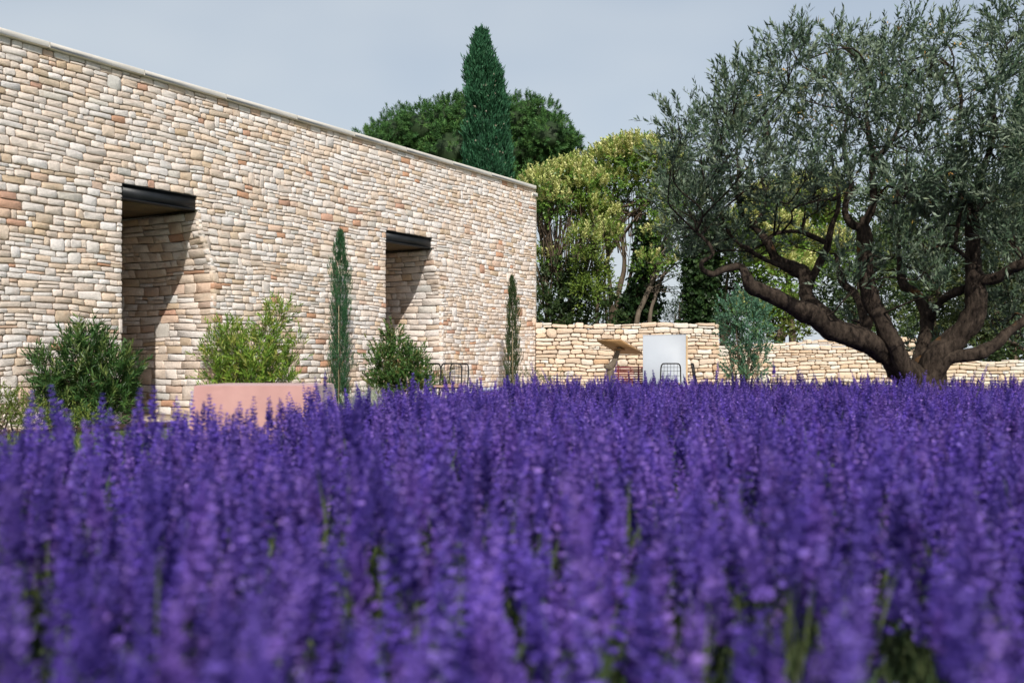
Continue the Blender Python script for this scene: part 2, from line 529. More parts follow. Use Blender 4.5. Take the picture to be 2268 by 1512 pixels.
def stone_verts(a, z, w, h, rnd, gap=.0026, back=.06, puff=.007, rounder=.13, jit=.013):
    """rough block in local (s,z,o) with rounded, uneven arrises; 31 vertices, 50 triangles"""
    g = gap
    x0, x1, y0, y1 = a + g, a + w - g, z + g, z + h - g
    j = min(jit, w * .08, h * .10)
    J = lambda: rnd.uniform(-j, j * .35)
    x0b, x0t = x0 - J(), x0 - J(); x1b, x1t = x1 + J(), x1 + J()
    y0l, y0r = y0 - J(), y0 - J(); y1l, y1r = y1 + J(), y1 + J()
    c = min(w, h) * rounder * rnd.uniform(.6, 1.25); cw = min(c * 1.25, w * .3)
    c2 = min(w, h) * rounder * rnd.uniform(.5, 1.3)
    ring = np.array([
        [x0b + cw, y0l], [(x0 + x1) / 2 + rnd.uniform(-.12, .12) * w, (y0l + y0r) / 2 + rnd.uniform(-.4, .7) * j], [x1b - cw, y0r],
        [x1b, y0r + c2], [x1t, y1r - c], [x1t - cw, y1r],
        [(x0 + x1) / 2 + rnd.uniform(-.15, .15) * w, (y1l + y1r) / 2 + rnd.uniform(-.7, .4) * j], [x0t + cw, y1l], [x0t, y1l - c2], [x0b, y0l + c]])
    cen = ring.mean(0)
    proud = rnd.uniform(-.005, .009)
    r0 = np.c_[ring, np.full(10, -back)]
    r1 = np.c_[cen + (ring - cen) * .985, np.full(10, -.003 + proud) + np.array([rnd.uniform(-.006, .006) for _ in range(10)])]
    sx = 1 - min(.014 / max(w, .05), .3); sy = 1 - min(.012 / max(h, .04), .30)
    inn = cen + (ring - cen) * np.array([sx, sy])
    pf = puff * rnd.uniform(.5, 1.2)
    r2 = np.c_[inn, proud + .002 + pf * np.array([rnd.uniform(-.5, .5) for _ in range(10)])]
    ct = np.array([[cen[0] + rnd.uniform(-.2, .2) * w, cen[1] + rnd.uniform(-.15, .15) * h, proud + .002 + pf * rnd.uniform(-.55, .75)]])
    return np.concatenate([r0, r1, r2, ct])


def build_stones(parent, blocks, limit=300, name='stone'):
    """blocks: list of (world verts, colour); the ones that show largest become parts of their own"""
    def score(b):
        v = b[0][10:20]; pr = np.c_[v[:, 0] / v[:, 1] * F, v[:, 2] / v[:, 1] * F]
        x, y = pr[:, 0], pr[:, 1]
        vis = 1.0 if abs(x.mean()) < 1150 else .02
        if CH + 0 > v[:, 2].mean() + .45: vis *= .5
        return .5 * abs(np.dot(x, np.roll(y, 1)) - np.dot(y, np.roll(x, 1))) * vis
    order = sorted(range(len(blocks)), key=lambda i: -score(blocks[i]))
    for i in order[:limit]:
        v, c = blocks[i][:2]
        mesh_np(name, v, [STONE_Q, STONE_T], M['stone'], parent, col=np.tile(c, (31, 1)))
    rest = order[limit:]
    if rest:
        V = np.concatenate([blocks[i][0] for i in rest]); Cc = np.concatenate([np.tile(blocks[i][1], (31, 1)) for i in rest])
        Q = np.concatenate([STONE_Q + 31 * k for k in range(len(rest))]); T = np.concatenate([STONE_T + 31 * k for k in range(len(rest))])
        o = mesh_np('stonework', V, [Q, T], M['stone'], parent, col=Cc)
        o['kind'] = 'stuff'


# ------------------------------------------------------------------ SETTING: ground
def sheet(name, poly, z, mat, kind='structure'):
    V = np.array([[x, y, z] for x, y in poly]); m_ = MB(); m_.add(V)
    me = bpy.data.meshes.new(name); me.from_pydata(V.tolist(), [], [list(range(len(V)))]); me.update(); me.materials.append(mat)
    o = link(bpy.data.objects.new(name, me)); o['kind'] = kind
    return o


sheet('ground', [(-1500, -600), (1500, -600), (1500, 2500), (-1500, 2500)], 0.0, M['lawn'])

BED_L = [(-2.30, -2.0), (-2.30, 1.2), (-2.12, 2.6), (-1.92, 3.6), (-1.62, 4.9), (-1.18, 7.3), (-.42, 10.0), (.55, 12.4)]
BED_R = [(9.6, 12.9), (9.6, -2.0)]
sheet('soil', BED_L + BED_R, 0.006, M['soil'])


def bed_left(Y):
    for (x0, y0), (x1, y1) in zip(BED_L, BED_L[1:]):
        if y0 <= Y <= y1: return lerp(x0, x1, (Y - y0) / (y1 - y0))
    return 99.0


bw = 1.45
gb = [WP(S0, 0)[:2], WP(S1 + .3, 0)[:2], WP(S1 + .3, 0, bw)[:2], WP(S0, 0, bw)[:2]]
sheet('gravel_bed', [tuple(p) for p in gb], 0.012, M['gravel'])
eg = MB()
ca = (WP(S0, 0, bw) + WP(S1, 0, bw)) / 2
eg.box((ca[0], ca[1], .03), ((S1 - S0), .02, .10), rz=math.atan2(Dv[1], Dv[0]), bevel=.003)
ob = eg.build('bed_edging', M['edging']); tag(ob, 'thin dark steel edging strip between lawn and gravel along the house wall', 'edging')
sheet('path', [(-.2, 14.6), (9.5, 14.6), (9.5, 24.9), (4.6, 24.9), (1.1, 24.0)], 0.006, M['gravel'])

# ------------------------------------------------------------------ HOUSE
house = empty('stone_house', tuple(WP(5, 0)))
house.location = (0, 0, 0)
tag(house, 'long pale limestone rubble house with flat coping and two tall steel-linteled recesses', 'house')
rnd = random.Random(5)
obst = [(a - S0, b - S0, LT) for a, b in OPEN]
rects = pack(S1 - S0, TOP, obst, rnd, w=(.088, .315), h=(.064, .140), z0=-.12)


def warp_face(v):
    """local (s,z,o) -> world, with waving courses and leaning far jambs"""
    res = np.empty_like(v)
    for i, (s, z, o) in enumerate(v):
        nzv = noise.noise(Vector((s * .55, z * 1.3, 3.3))) * .045 + noise.noise(Vector((s * 1.9, z * 2.6, 9.1))) * .026
        fade = min(1, max(0, (TOP - z) / .5))
        for (a, b) in OPEN:
            if a - .35 < s < b + .35:
                fade *= min(1, max(abs(z - (LB + LT) / 2) - .14, 0) / .4)
            if s >= b - .02 and s < b + 2.2:
                s = s + jamb_shift(z) * max(0, 1 - (s - b) / 2.2)
                break
        res[i] = WP(s, z + nzv * fade, o)
    return res


blocks = []
for (a, z, w_, h_) in rects:
    v = stone_verts(a + S0, z, w_, h_, rnd)
    blocks.append((warp_face(v), pick_col(PAL, rnd)))

# reveals: the far side of each recess faces the garden, big smooth blocks
for (a, b) in OPEN:
    rr = pack(REC, LB - .02, [], rnd, w=(.18, .52), h=(.085, .18), z0=-.12)
    for (q, z, w_, h_) in rr:
        v = stone_verts(q, z, w_, h_, rnd, puff=.014, jit=.008)
        wv = np.empty_like(v)
        for i, (t_, z_, o_) in enumerate(v):
            zz = z_ + noise.noise(Vector((t_ * .9 + b, z_ * 1.4, 7.7))) * .05 * min(1, max(0, (LB - z_) / .4))
            wv[i] = WP(b + jamb_shift(zz) - o_ + .012, zz, -t_ + .012)
        blocks.append((wv, pick_col(PAL, rnd)))
    rr = pack(REC, LB - .02, [], rnd, w=(.18, .52), h=(.085, .18), z0=-.12)
    for (q, z, w_, h_) in rr:
        v = stone_verts(q, z, w_, h_, rnd, puff=.014, jit=.008)
        wv = np.array([WP(a + o_ - .012, z_, -t_ - .012) for (t_, z_, o_) in v])
        blocks.append((wv, pick_col(PAL, rnd)))
build_stones(house, blocks)

core = MB()
def wbox(mb, s0, s1, z0, z1, o0, o1, bevel=0.0):
    c = (WP(s0, z0, o0) + WP(s1, z1, o1)) / 2
    mb.box(c, (s1 - s0, abs(o1 - o0), z1 - z0), rz=math.atan2(Dv[1], Dv[0]), bevel=bevel)
segs = [(S0, OPEN[0][0] - .05), (OPEN[0][1] + .42, OPEN[1][0] - .05), (OPEN[1][1] + .42, S1 - .02)]
for (u, v_) in segs:
    wbox(core, u, v_, -.3, TOP - .002, -.020, -REC - .3)
for (a, b) in OPEN:
    wbox(core, a - .05, b + .42, LT + .002, TOP - .002, -.021, -REC - .3)
wbox(core, S0, S1 - .02, TOP - .9, TOP - .6, -REC - .302, -7.5)
core.build('wall_core', M['core'], house)
bk = MB()
for (a, b) in OPEN:
    wbox(bk, a - .048, b + .418, -.1, LB + .02, -REC - .05, -REC - .25)
bk.build('recess_back', M['plaster'], house)
for (a, b) in OPEN:
    m_ = MB()
    wbox(m_, a - .03, b + .10, LB + .02, LB + .05, -.16, -REC - .05)
    m_.build('soffit', M['soffit'], house)
    m_ = MB()
    wbox(m_, a + .002, b - .002, LB + .016, LT - .01, -.035, -.15)        # web
    ln = m_.build('steel_lintel', M['steel'], house)
    m_ = MB(); wbox(m_, a - .03, b + .06, LB, LB + .014, .010, -.155, .002); m_.build('flange', M['steel'], ln)
    m_ = MB(); wbox(m_, a + .001, b - .001, LT - .010, LT + .001, .000, -.155, .002); m_.build('flange', M['steel'], ln)
    m_ = MB()
    wbox(m_, a + .02, b + .30, -.02, .03, -.01, -REC)
    m_.build('threshold', M['core'], house)
# coping in lengths with joints
sA = S0; k = 0
cS1 = wall_s(1183)
while sA < cS1 - .02:
    sB = min(sA + 1.62 + .05 * math.sin(k * 2.1), cS1)
    if cS1 - sB < .5: sB = cS1
    m_ = MB(); wbox(m_, sA + .0012, sB - .0012, TOP + .004, TOP + .088, .07, -.42, .006)
    m_.build('coping_slab', M['cope'], house); sA = sB; k += 1
m_ = MB(); wbox(m_, S1 + .004, wall_s(1190), -.1, 5.13, -.02, -.5, .01); m_.build('corner_strip', M['plaster'], house)
m_ = MB(); wbox(m_, wall_s(1178), wall_s(1189), 5.15, 5.25, .035, -.45, .012); m_.build('corner_cap', M['cope'], house)

# ------------------------------------------------------------------ GARDEN WALLS (three heights)
def garden_wall(label, pxa, pxb, Y, ztop_a, ztop_b, seed, w=(.12, .44), h=(.06, .155)):
    rnd = random.Random(seed)
    xa, xb = (pxa - CX) / F * Y, (pxb - CX) / F * Y
    root = empty('garden_wall', (0, 0, 0)); tag(root, label, 'wall', 'dry stone garden walls')
    H = (ztop_a + ztop_b) / 2
    rc = pack(xb - xa, H, [], rnd, w=w, h=h, z0=-.1)
    bl = []
    for (a, z, w_, h_) in rc:
        top = z + h_ > H - .03
        v = stone_verts(a, z, w_, h_, rnd, gap=.005, back=.42 if top else .10, puff=.010, rounder=.20, jit=.020)
        sl = (v[:, 0] / (xb - xa) - .5) * (ztop_b - ztop_a) * np.clip(v[:, 1] / H, 0, 1)
        wz = np.array([noise.noise(Vector((p[0] * .8 + seed, p[1] * 1.7, 1.1))) * .05 + noise.noise(Vector((p[0] * 2.3, p[1] * 3 + seed, 5.1))) * .03 for p in v])
        bump_top = rnd.uniform(-.02, .035) if top else 0
        zz = v[:, 1] + sl + wz
        if top: zz = zz + bump_top * (v[:, 1] > z + h_ * .5)
        bl.append((np.c_[xa + v[:, 0], Y - v[:, 2], zz], pick_col(PAL_G, rnd)))
    build_stones(root, bl)
    m_ = MB()
    hh = min(ztop_a, ztop_b) - .13
    m_.box(((xa + xb) / 2, Y + .30, hh / 2 - .1), (xb - xa - .04, .44, hh + .2))
    m_.build('wall_core', M['core'], root)
    return root

garden_wall('tallest dry stone garden wall joining the house corner behind the white board', 1186, 1594, 25.3, 1.91, 1.90, 3)
garden_wall('mid-height dry stone garden wall behind the olive tree trunk', 1590, 2030, 25.9, 1.40, 1.55, 8)
garden_wall('lowest dry stone garden wall ending beyond the olive tree', 2032, 2560, 26.4, .98, .95, 13)


# ------------------------------------------------------------------ foliage helpers
def quad_leaves(Pb, Dd, Nn, L, W, col, V_out=None):
    """pointed leaves: base, left, tip, right -> two triangles with a fold"""
    n = len(Pb)
    side = norm(np.cross(Dd, Nn))
    L = np.broadcast_to(L, (n,))[:, None]; W = np.broadcast_to(W, (n,))[:, None]
    mid = Pb + Dd * L * .48
    V = np.empty((n, 4, 3))
    V[:, 0] = Pb; V[:, 1] = mid + side * W * .5 + Nn * W * .12; V[:, 2] = Pb + Dd * L - Nn * L * .06; V[:, 3] = mid - side * W * .5 + Nn * W * .12
    cc = np.repeat(col[:, None, :], 4, axis=1)
    return V.reshape(-1, 3), cc.reshape(-1, 3)


def shoots(B, D, length, m, leafL, leafW, ang, cols, colp, sag=0.0, t0=.1, jitter=.25, tipcol=None):
    """m leaves along every shoot; returns vertices, colours"""
    n = len(B); D = norm(D)
    length = np.broadcast_to(length, (n,))
    rnd_ = rng.normal(size=(n, 3)); U = norm(np.cross(D, rnd_)); Wv = np.cross(D, U)
    t = t0 + (1 - t0) * (np.arange(m) + .5) / m
    ph = np.arange(m) * 2.39996
    ph = ph[None, :] + rng.uniform(0, 6.28, (n, 1)) + rng.normal(0, jitter, (n, m))
    bend = norm(rng.normal(size=(n, 3))) * .18 + np.array([0, 0, -sag])
    pos = B[:, None, :] + D[:, None, :] * (length[:, None] * t[None, :])[..., None] + bend[:, None, :] * (length[:, None] * t[None, :] ** 2)[..., None]
    rad = U[:, None, :] * np.cos(ph)[..., None] + Wv[:, None, :] * np.sin(ph)[..., None]
    a = np.clip(rng.normal(ang, .22, (n, m)) * (1 - .45 * t[None, :]), .1, 1.7)
    d = D[:, None, :] * np.cos(a)[..., None] + rad * np.sin(a)[..., None]
    nn = D[:, None, :] * np.sin(a)[..., None] - rad * np.cos(a)[..., None]
    nn = norm(nn + rng.normal(0, .25, nn.shape))
    L = leafL * rng.uniform(.65, 1.2, (n, m)); Wd = leafW * rng.uniform(.7, 1.25, (n, m))
    cols = np.array(cols); colp = np.array(colp[:len(cols)], dtype=float); colp = colp / colp.sum()
    base = cols[rng.choice(len(cols), n, p=colp)]
    alt = cols[rng.choice(len(cols), (n, m), p=colp)]
    cl = base[:, None, :] * .55 + alt * .45
    cl = cl * rng.uniform(.85, 1.15, (n, m, 1))
    if tipcol is not None:
        cl[:, -max(1, m // 4):] = cl[:, -max(1, m // 4):] * .35 + np.array(tipcol) * .65
    return quad_leaves(pos.reshape(-1, 3), norm(d.reshape(-1, 3)), nn.reshape(-1, 3), L.ravel(), Wd.ravel(), cl.reshape(-1, 3))


def in_blob(c, r, n, shell=.55):
    """random points in the outer part of an ellipsoid + outward normals"""
    d = norm(rng.normal(size=(n, 3)))
    k = rng.uniform(shell ** 3, 1, n) ** (1 / 3)
    r = np.asarray(r, dtype=float)
    return np.asarray(c) + d * r * k[:, None], norm(d / r)


def foliage(name, parent, parts, mat):
    V = np.concatenate([p[0] for p in parts]); Cc = np.concatenate([p[1] for p in parts])
    Q = np.arange(len(V)).reshape(-1, 4)
    return mesh_np(name, V, Q, mat, parent, col=Cc)


def lumpy(c, r, seed, amp=.18, freq=1.6, nu=18, nv=12):
    """closed uneven ellipsoid (inner mass of a crown)"""
    V = []
    r = np.asarray(r, dtype=float)
    for i in range(nv + 1):
        th = math.pi * i / nv
        for k in range(nu):
            a = 2 * math.pi * k / nu
            d = np.array([math.sin(th) * math.cos(a), math.sin(th) * math.sin(a), math.cos(th)])
            s_ = 1 + amp * noise.noise(Vector((d * freq + seed).tolist())) + amp * .6 * noise.noise(Vector((d * freq * 2.7 + seed).tolist()))
            V.append(np.asarray(c) + d * r * s_)
    Q = [[i * nu + k, i * nu + (k + 1) % nu, (i + 1) * nu + (k + 1) % nu, (i + 1) * nu + k] for i in range(nv) for k in range(nu)]
    return np.array(V), np.array(Q)


# ------------------------------------------------------------------ BACKGROUND TREES
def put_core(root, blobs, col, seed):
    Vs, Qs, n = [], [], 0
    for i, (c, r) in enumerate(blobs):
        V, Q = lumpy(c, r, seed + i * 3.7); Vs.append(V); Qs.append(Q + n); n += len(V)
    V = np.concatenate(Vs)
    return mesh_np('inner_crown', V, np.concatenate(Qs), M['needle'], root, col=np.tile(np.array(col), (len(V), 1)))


# stone pine behind the house
root = empty('stone_pine', (.0, 46, 0)); root.location = (0, 0, 0)
tag(root, 'broad dark green pine with rounded crown of needle tufts behind the house', 'tree')
Yp = 46.0
parts = []; lob = []
for (px, py, r) in [(830, 330, 55), (870, 300, 50), (905, 285, 55), (950, 290, 65), (990, 275, 60), (1010, 255, 40), (1060, 260, 60), (1130, 270, 50), (1160, 250, 40), (1195, 270, 50), (1220, 305, 50),
                    (1245, 335, 40), (1255, 310, 24), (880, 350, 60), (950, 370, 70), (1010, 340, 70), (1180, 340, 70), (1230, 380, 55), (1120, 350, 70), (820, 370, 45), (1060, 400, 80), (1200, 420, 60)]:
    lob.append((P(px, py, Yp + random.uniform(-1.6, 2.2)), r * Yp / F))
for c, r in lob:
    n = int(115 * (r / 1.1) ** 1.6) + 50
    B, Nn = in_blob(c, (r, r * 1.25, r * .9), n, .72)
    D = norm(Nn * 1.0 + np.array([0, 0, .45]) + rng.normal(0, .2, B.shape))
    parts.append(shoots(B, D, rng.uniform(.18, .32, n), 24, .20, .034, .95, [(.060, .15, .042), (.085, .19, .05), (.046, .12, .040), (.11, .20, .05)], [3, 3, 2, 1], t0=.0))
    # small candle clusters standing out
    n2 = max(3, n // 22); B2, N2 = in_blob(c + np.array([0, 0, r * .05]), (r * .92,) * 3, n2, .95)
    parts.append(shoots(B2, norm(N2 + np.array([0, 0, 1.1])), .42, 34, .17, .034, .9, [(.08, .18, .048), (.06, .15, .042)], [1, 1]))
foliage('crown', root, parts, M['needle'])
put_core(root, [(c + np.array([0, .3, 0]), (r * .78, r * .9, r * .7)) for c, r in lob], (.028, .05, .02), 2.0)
tb = MB()
b0 = P(1050, HZ, Yp + .5); b0[2] = 0
tb.tube(spline([b0, b0 + [.2, 0, 4], b0 + [.1, .1, 8.5]], 4), np.linspace(.42, .28, 9), 10, rough=.15)
for (px, py, r) in [(900, 350, 0), (960, 330, 0), (1120, 320, 0), (1200, 340, 0)]:
    e = P(px, py, Yp + .5); tb.tube(spline([b0 + [.1, .1, 7.8], (b0 + [.1, .1, 8.5]) * .5 + e * .5, e], 4), np.linspace(.2, .06, 9), 8)
tb.build('trunk', M['bark'], root, smooth=True)

# tall cypress
root = empty('tall_cypress', (0, 0, 0))
tag(root, 'tall dark pointed cypress rising above the house roofline in front of the pine', 'tree')
Yc = 40.0
prof = [(74, 1066, 2), (92, 1066, 8), (114, 1066, 18), (148, 1069, 34), (180, 1071, 44), (230, 1074, 50), (280, 1078, 55), (330, 1080, 60), (400, 1082, 62), (480, 1082, 62), (640, 1082, 58), (760, 1082, 45), (805, 1082, 10)]
pz = np.array([P(p[1], p[0], Yc)[2] for p in prof]); px_ = np.array([P(p[1], p[0], Yc)[0] for p in prof]); pr = np.array([p[2] * .84 * Yc / F for p in prof])
o_ = np.argsort(pz); pz, px_, pr = pz[o_], px_[o_], pr[o_]
n = 9000
z = rng.uniform(3.5, pz[-1] - .05, n)
th = rng.uniform(0, 2 * np.pi, n)
rr = np.interp(z, pz, pr)
lump = np.array([noise.noise(Vector((math.cos(a) * 1.9, math.sin(a) * 1.9, zz * .75))) * .34 + noise.noise(Vector((math.cos(a) * 4.5, math.sin(a) * 4.5, zz * 1.6))) * .32 for a, zz in zip(th, z)])
lump += np.array([noise.noise(Vector((math.cos(a) * 3.0 + 7, math.sin(a) * 3.0, zz * 2.3))) for a, zz in zip(th, z)]) * .22
R_ = rr * (.88 + lump) * rng.uniform(.80, 1.0, n) + (rng.random(n) < .03) * .10
B = np.c_[np.interp(z, pz, px_) + R_ * np.cos(th), Yc + R_ * np.sin(th), z - .18]
D = np.c_[np.cos(th) * .34, np.sin(th) * .34, np.ones(n)] + rng.normal(0, .10, (n, 3))
parts = [shoots(B, D, rng.uniform(.22, .50, n), 9, .19, .046, .45, [(.036, .125, .062), (.058, .17, .08), (.026, .095, .048)], [3, 2, 2], t0=.0)]
n2 = 260; zz = rng.uniform(4, pz[-1] - 1.5, n2); th = rng.uniform(0, 6.28, n2); r2 = np.interp(zz, pz, pr) * rng.uniform(.9, 1.02, n2)
cones = shoots(np.c_[np.interp(zz, pz, px_) + r2 * np.cos(th), Yc + r2 * np.sin(th), zz], rng.normal(size=(n2, 3)), .03, 5, .075, .07, .9, [(.35, .33, .25), (.22, .2, .14)], [1, 1])
cw = foliage('crown', root, parts, M['needle'])
foliage('cones', cw, [cones], M['needle'])
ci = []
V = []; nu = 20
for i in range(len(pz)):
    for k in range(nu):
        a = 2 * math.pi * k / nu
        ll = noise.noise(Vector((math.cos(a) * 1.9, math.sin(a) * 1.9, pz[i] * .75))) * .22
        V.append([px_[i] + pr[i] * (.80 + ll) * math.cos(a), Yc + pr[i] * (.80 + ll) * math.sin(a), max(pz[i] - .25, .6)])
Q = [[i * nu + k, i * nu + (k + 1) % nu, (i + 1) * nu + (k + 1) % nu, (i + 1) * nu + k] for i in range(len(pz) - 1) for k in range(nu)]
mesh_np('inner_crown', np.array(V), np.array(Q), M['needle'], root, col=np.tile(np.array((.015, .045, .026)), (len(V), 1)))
tb = MB(); tb.tube([[px_[0], Yc, 0], [px_[0], Yc, 2.0]], [.28, .22], 10); tb.build('trunk', M['bark'], root, smooth=True)


def twiggy(mb, base, targets, r0, rnd, side=5, fork=.45, sub=4, r1=.012):
    """limbs from one base to many targets with sinuous mid points"""
    for e in targets:
        e = np.asarray(e); mid = base * (1 - fork) + e * fork
        mid = mid + np.array([rnd.uniform(-.25, .25), rnd.uniform(-.25, .25), rnd.uniform(.0, .5)]) * np.linalg.norm(e - base) * .12
        m2 = (mid + e) / 2 + np.array([rnd.uniform(-.2, .2), rnd.uniform(-.2, .2), rnd.uniform(-.1, .2)]) * np.linalg.norm(e - base) * .12
        pts = spline([base, mid, m2, e], sub)
        mb.tube(pts, np.linspace(r0, r1, len(pts)), side, cap=False)


def flowering_tree(label, Y, blobs, trunks, twigs, seed, lw=(.12, .050), flower=.5, dens=1.0, leafcol=None, bark='bark', group=None, nm='flowering_privet', twr=.035, spread=1.0):
    """evergreen with pale blossom panicles on top; blobs [(px,py,r,flower factor)], trunks [[(px,py,r px)...]]"""
    rnd = random.Random(seed)
    root = empty(nm, (0, 0, 0)); tag(root, label, 'tree', group)
    parts, fl = [], []
    cen = []
    for (px, py, r, ff) in blobs:
        c = P(px, py, Y + rnd.uniform(-.9, .9) * spread); R = r * Y / F; cen.append((c, R))
        n = int(dens * 215 * (R / .8) ** 2) + 12
        B, Nn = in_blob(c, (R, R * 1.1, R * .85), n, .45)
        D = norm(Nn * .7 + np.array([0, 0, .55]) + rng.normal(0, .4, B.shape))
        parts.append(shoots(B, D, rng.uniform(.28, .5, n), 9, lw[0], lw[1], .95, leafcol or [(.12, .23, .036), (.17, .30, .05), (.08, .17, .036), (.23, .33, .06)], [3, 3, 2, 1], sag=.15))
        if ff > 0:
            nf = int(n * .75 * ff * flower)
            if nf:
                B, Nn = in_blob(c, (R * 1.02, R * 1.1, R * .92), nf * 3, .85)
                sel = (Nn[:, 2] > -.15); B, Nn = B[sel][:nf], Nn[sel][:nf]
                if len(B):
                    fl.append(shoots(B, norm(Nn * .5 + np.array([0, 0, 1.0])), rng.uniform(.22, .38, len(B)), 16, .11, .06, 1.05, [(.60, .58, .25), (.50, .54, .19), (.42, .50, .15), (.66, .60, .32)], [3, 3, 2, 1]))
    cw = foliage('crown', root, parts, M['leaf'])
    if fl: foliage('blossom', cw, fl, M['leaf_soft'])
    tb = MB()
    for tr in trunks:
        pts = np.array([np.r_[P(p[0], p[1], Y + (p[3] if len(p) > 3 else 0)), p[2] * Y / F] for p in tr])
        b_ = pts[0].copy(); b_[2] = 0; b_[0] -= (pts[1][0] - pts[0][0]) * .3
        sp = spline(np.vstack([b_, pts]), 5)
        tb.tube(sp[:, :3], sp[:, 3], 8, rough=.18, rfreq=2.5)
        tip = sp[-1, :3]
        near = sorted(cen, key=lambda q: np.linalg.norm(q[0] - tip))[:4]
        twiggy(tb, tip, [q[0] + np.array([rnd.uniform(-.5, .5), rnd.uniform(-.4, .4), rnd.uniform(-.3, .5)]) * q[1] for q in near for _ in range(3)], max(sp[-1, 3], .02), rnd, 4)
    for (x0, y0, x1, y1, k) in twigs:      # bundles of thin bare branches
        for _ in range(k):
            a_ = P(x0 + rnd.uniform(-12, 12), y0 + rnd.uniform(-10, 10), Y + rnd.uniform(-.5, .5)); e_ = P(x1 + rnd.uniform(-45, 45), y1 + rnd.uniform(-35, 35), Y + rnd.uniform(-.7, .7))
            twiggy(tb, a_, [e_], twr * rnd.uniform(.5, 1.1), rnd, 4, r1=.008)
    tb.build('trunk', M[bark], root, smooth=True)
    return root

GP = 'blossoming evergreen trees behind the garden wall'
flowering_tree('low bushy tree with cream blossom and bare brown twigs beside the house corner', 29.5,
               [(1195, 422, 38, .9), (1235, 407, 36, 1.4), (1270, 392, 34, 1.5), (1300, 422, 40, 1.0), (1225, 452, 35, .7), (1280, 462, 40, .5), (1190, 472, 25, .4), (1210, 575, 24, .5)],
               [[(1245, 712, 7), (1240, 640, 6), (1225, 560, 5), (1215, 490, 3)], [(1262, 712, 7), (1270, 620, 6), (1285, 540, 4), (1290, 480, 3)], [(1225, 712, 5), (1205, 620, 4), (1198, 530, 3)]],
               [(1240, 640, 1220, 470, 26), (1265, 640, 1275, 480, 26), (1225, 600, 1240, 450, 22), (1285, 640, 1310, 480, 18), (1210, 680, 1200, 520, 16)], 21, flower=1.1, dens=1.1, group=GP, twr=.03)
flowering_tree('slender multi-stemmed tree with domed yellow-green blossom crown and open stems', 31.0,
               [(1330, 372, 36, 1.2), (1365, 357, 38, 1.5), (1400, 347, 36, 1.6), (1435, 350, 34, 1.6), (1465, 367, 34, 1.3), (1350, 412, 34, .8), (1400, 397, 36, .9), (1440, 407, 32, .8), (1480, 402, 30, .8), (1315, 412, 26, .9), (1395, 442, 22, .5), (1440, 447, 24, .5),
                (1345, 462, 18, .3), (1470, 452, 24, .4), (1490, 367, 26, 1.2)],
               [[(1354, 718, 6), (1352, 650, 5), (1347, 590, 4), (1342, 520, 3)], [(1362, 718, 7), (1372, 640, 6), (1383, 590, 5), (1378, 520, 4), (1372, 460, 3)], [(1368, 718, 5), (1390, 640, 4), (1405, 560, 4), (1412, 480, 3)], [(1345, 718, 4), (1338, 640, 3), (1350, 560, 3)]],
               [(1380, 560, 1370, 440, 16), (1405, 520, 1430, 430, 16), (1345, 540, 1335, 450, 10), (1412, 480, 1455, 440, 14), (1400, 600, 1440, 520, 8)], 22, flower=1.25, dens=.85, bark='bark', group=GP, twr=.022)
flowering_tree('small yellowish tree with blossom tips between the bare-twigged tree and slender stems', 28.6,
               [(1310, 470, 30, 1.0), (1340, 490, 30, .9), (1320, 520, 34, .7), (1295, 540, 30, .5), (1350, 530, 24, .6), (1310, 590, 30, .2), (1330, 630, 26, 0), (1300, 650, 26, 0)],
               [[(1322, 714, 5), (1324, 650, 4), (1320, 580, 3), (1318, 520, 2)]], [(1322, 600, 1330, 500, 8)], 23, flower=.8, dens=1.2, group=GP,
               leafcol=[(.14, .21, .03), (.10, .17, .028), (.19, .25, .045)])
flowering_tree('leaning ivy-wrapped tree with sparse pale leaves and grey stems', 30.0,
               [(1445, 530, 22, .9), (1462, 560, 20, .8), (1440, 590, 24, .7), (1475, 575, 20, .7), (1480, 520, 22, .8), (1500, 470, 28, .8), (1525, 440, 30, .8), (1455, 500, 18, .6), (1500, 590, 16, .6)],
               [[(1410, 716, 6), (1425, 670, 6), (1445, 620, 5), (1458, 570, 4), (1480, 510, 3)], [(1438, 716, 5), (1450, 660, 4), (1470, 610, 3), (1495, 585, 2)]],
               [(1450, 610, 1500, 560, 10), (1460, 570, 1490, 480, 10), (1440, 640, 1510, 620, 8)], 24, flower=.7, dens=.8, bark='bark_pale', group=GP, twr=.02)
flowering_tree('dense yellow-green blossoming tree glimpsed through the olive branches', 27.5,
               [(1700, 470, 50, 1.2), (1760, 450, 52, 1.4), (1800, 500, 48, 1.5), (1730, 530, 52, 1.3), (1790, 570, 46, 1.3), (1700, 590, 44, .9), (1755, 610, 42, .9), (1640, 560, 40, .5), (1840, 560, 40, .8), (1660, 500, 40, .9), (1830, 450, 40, 1.0), (1730, 700, 42, .5), (1680, 690, 35, .5)],
               [[(1755, 750, 8), (1750, 680, 7), (1745, 600, 6), (1742, 520, 4)]], [], 25, flower=1.5, dens=1.3, group=GP,
               leafcol=[(.14, .26, .035), (.11, .21, .03), (.19, .29, .045)])

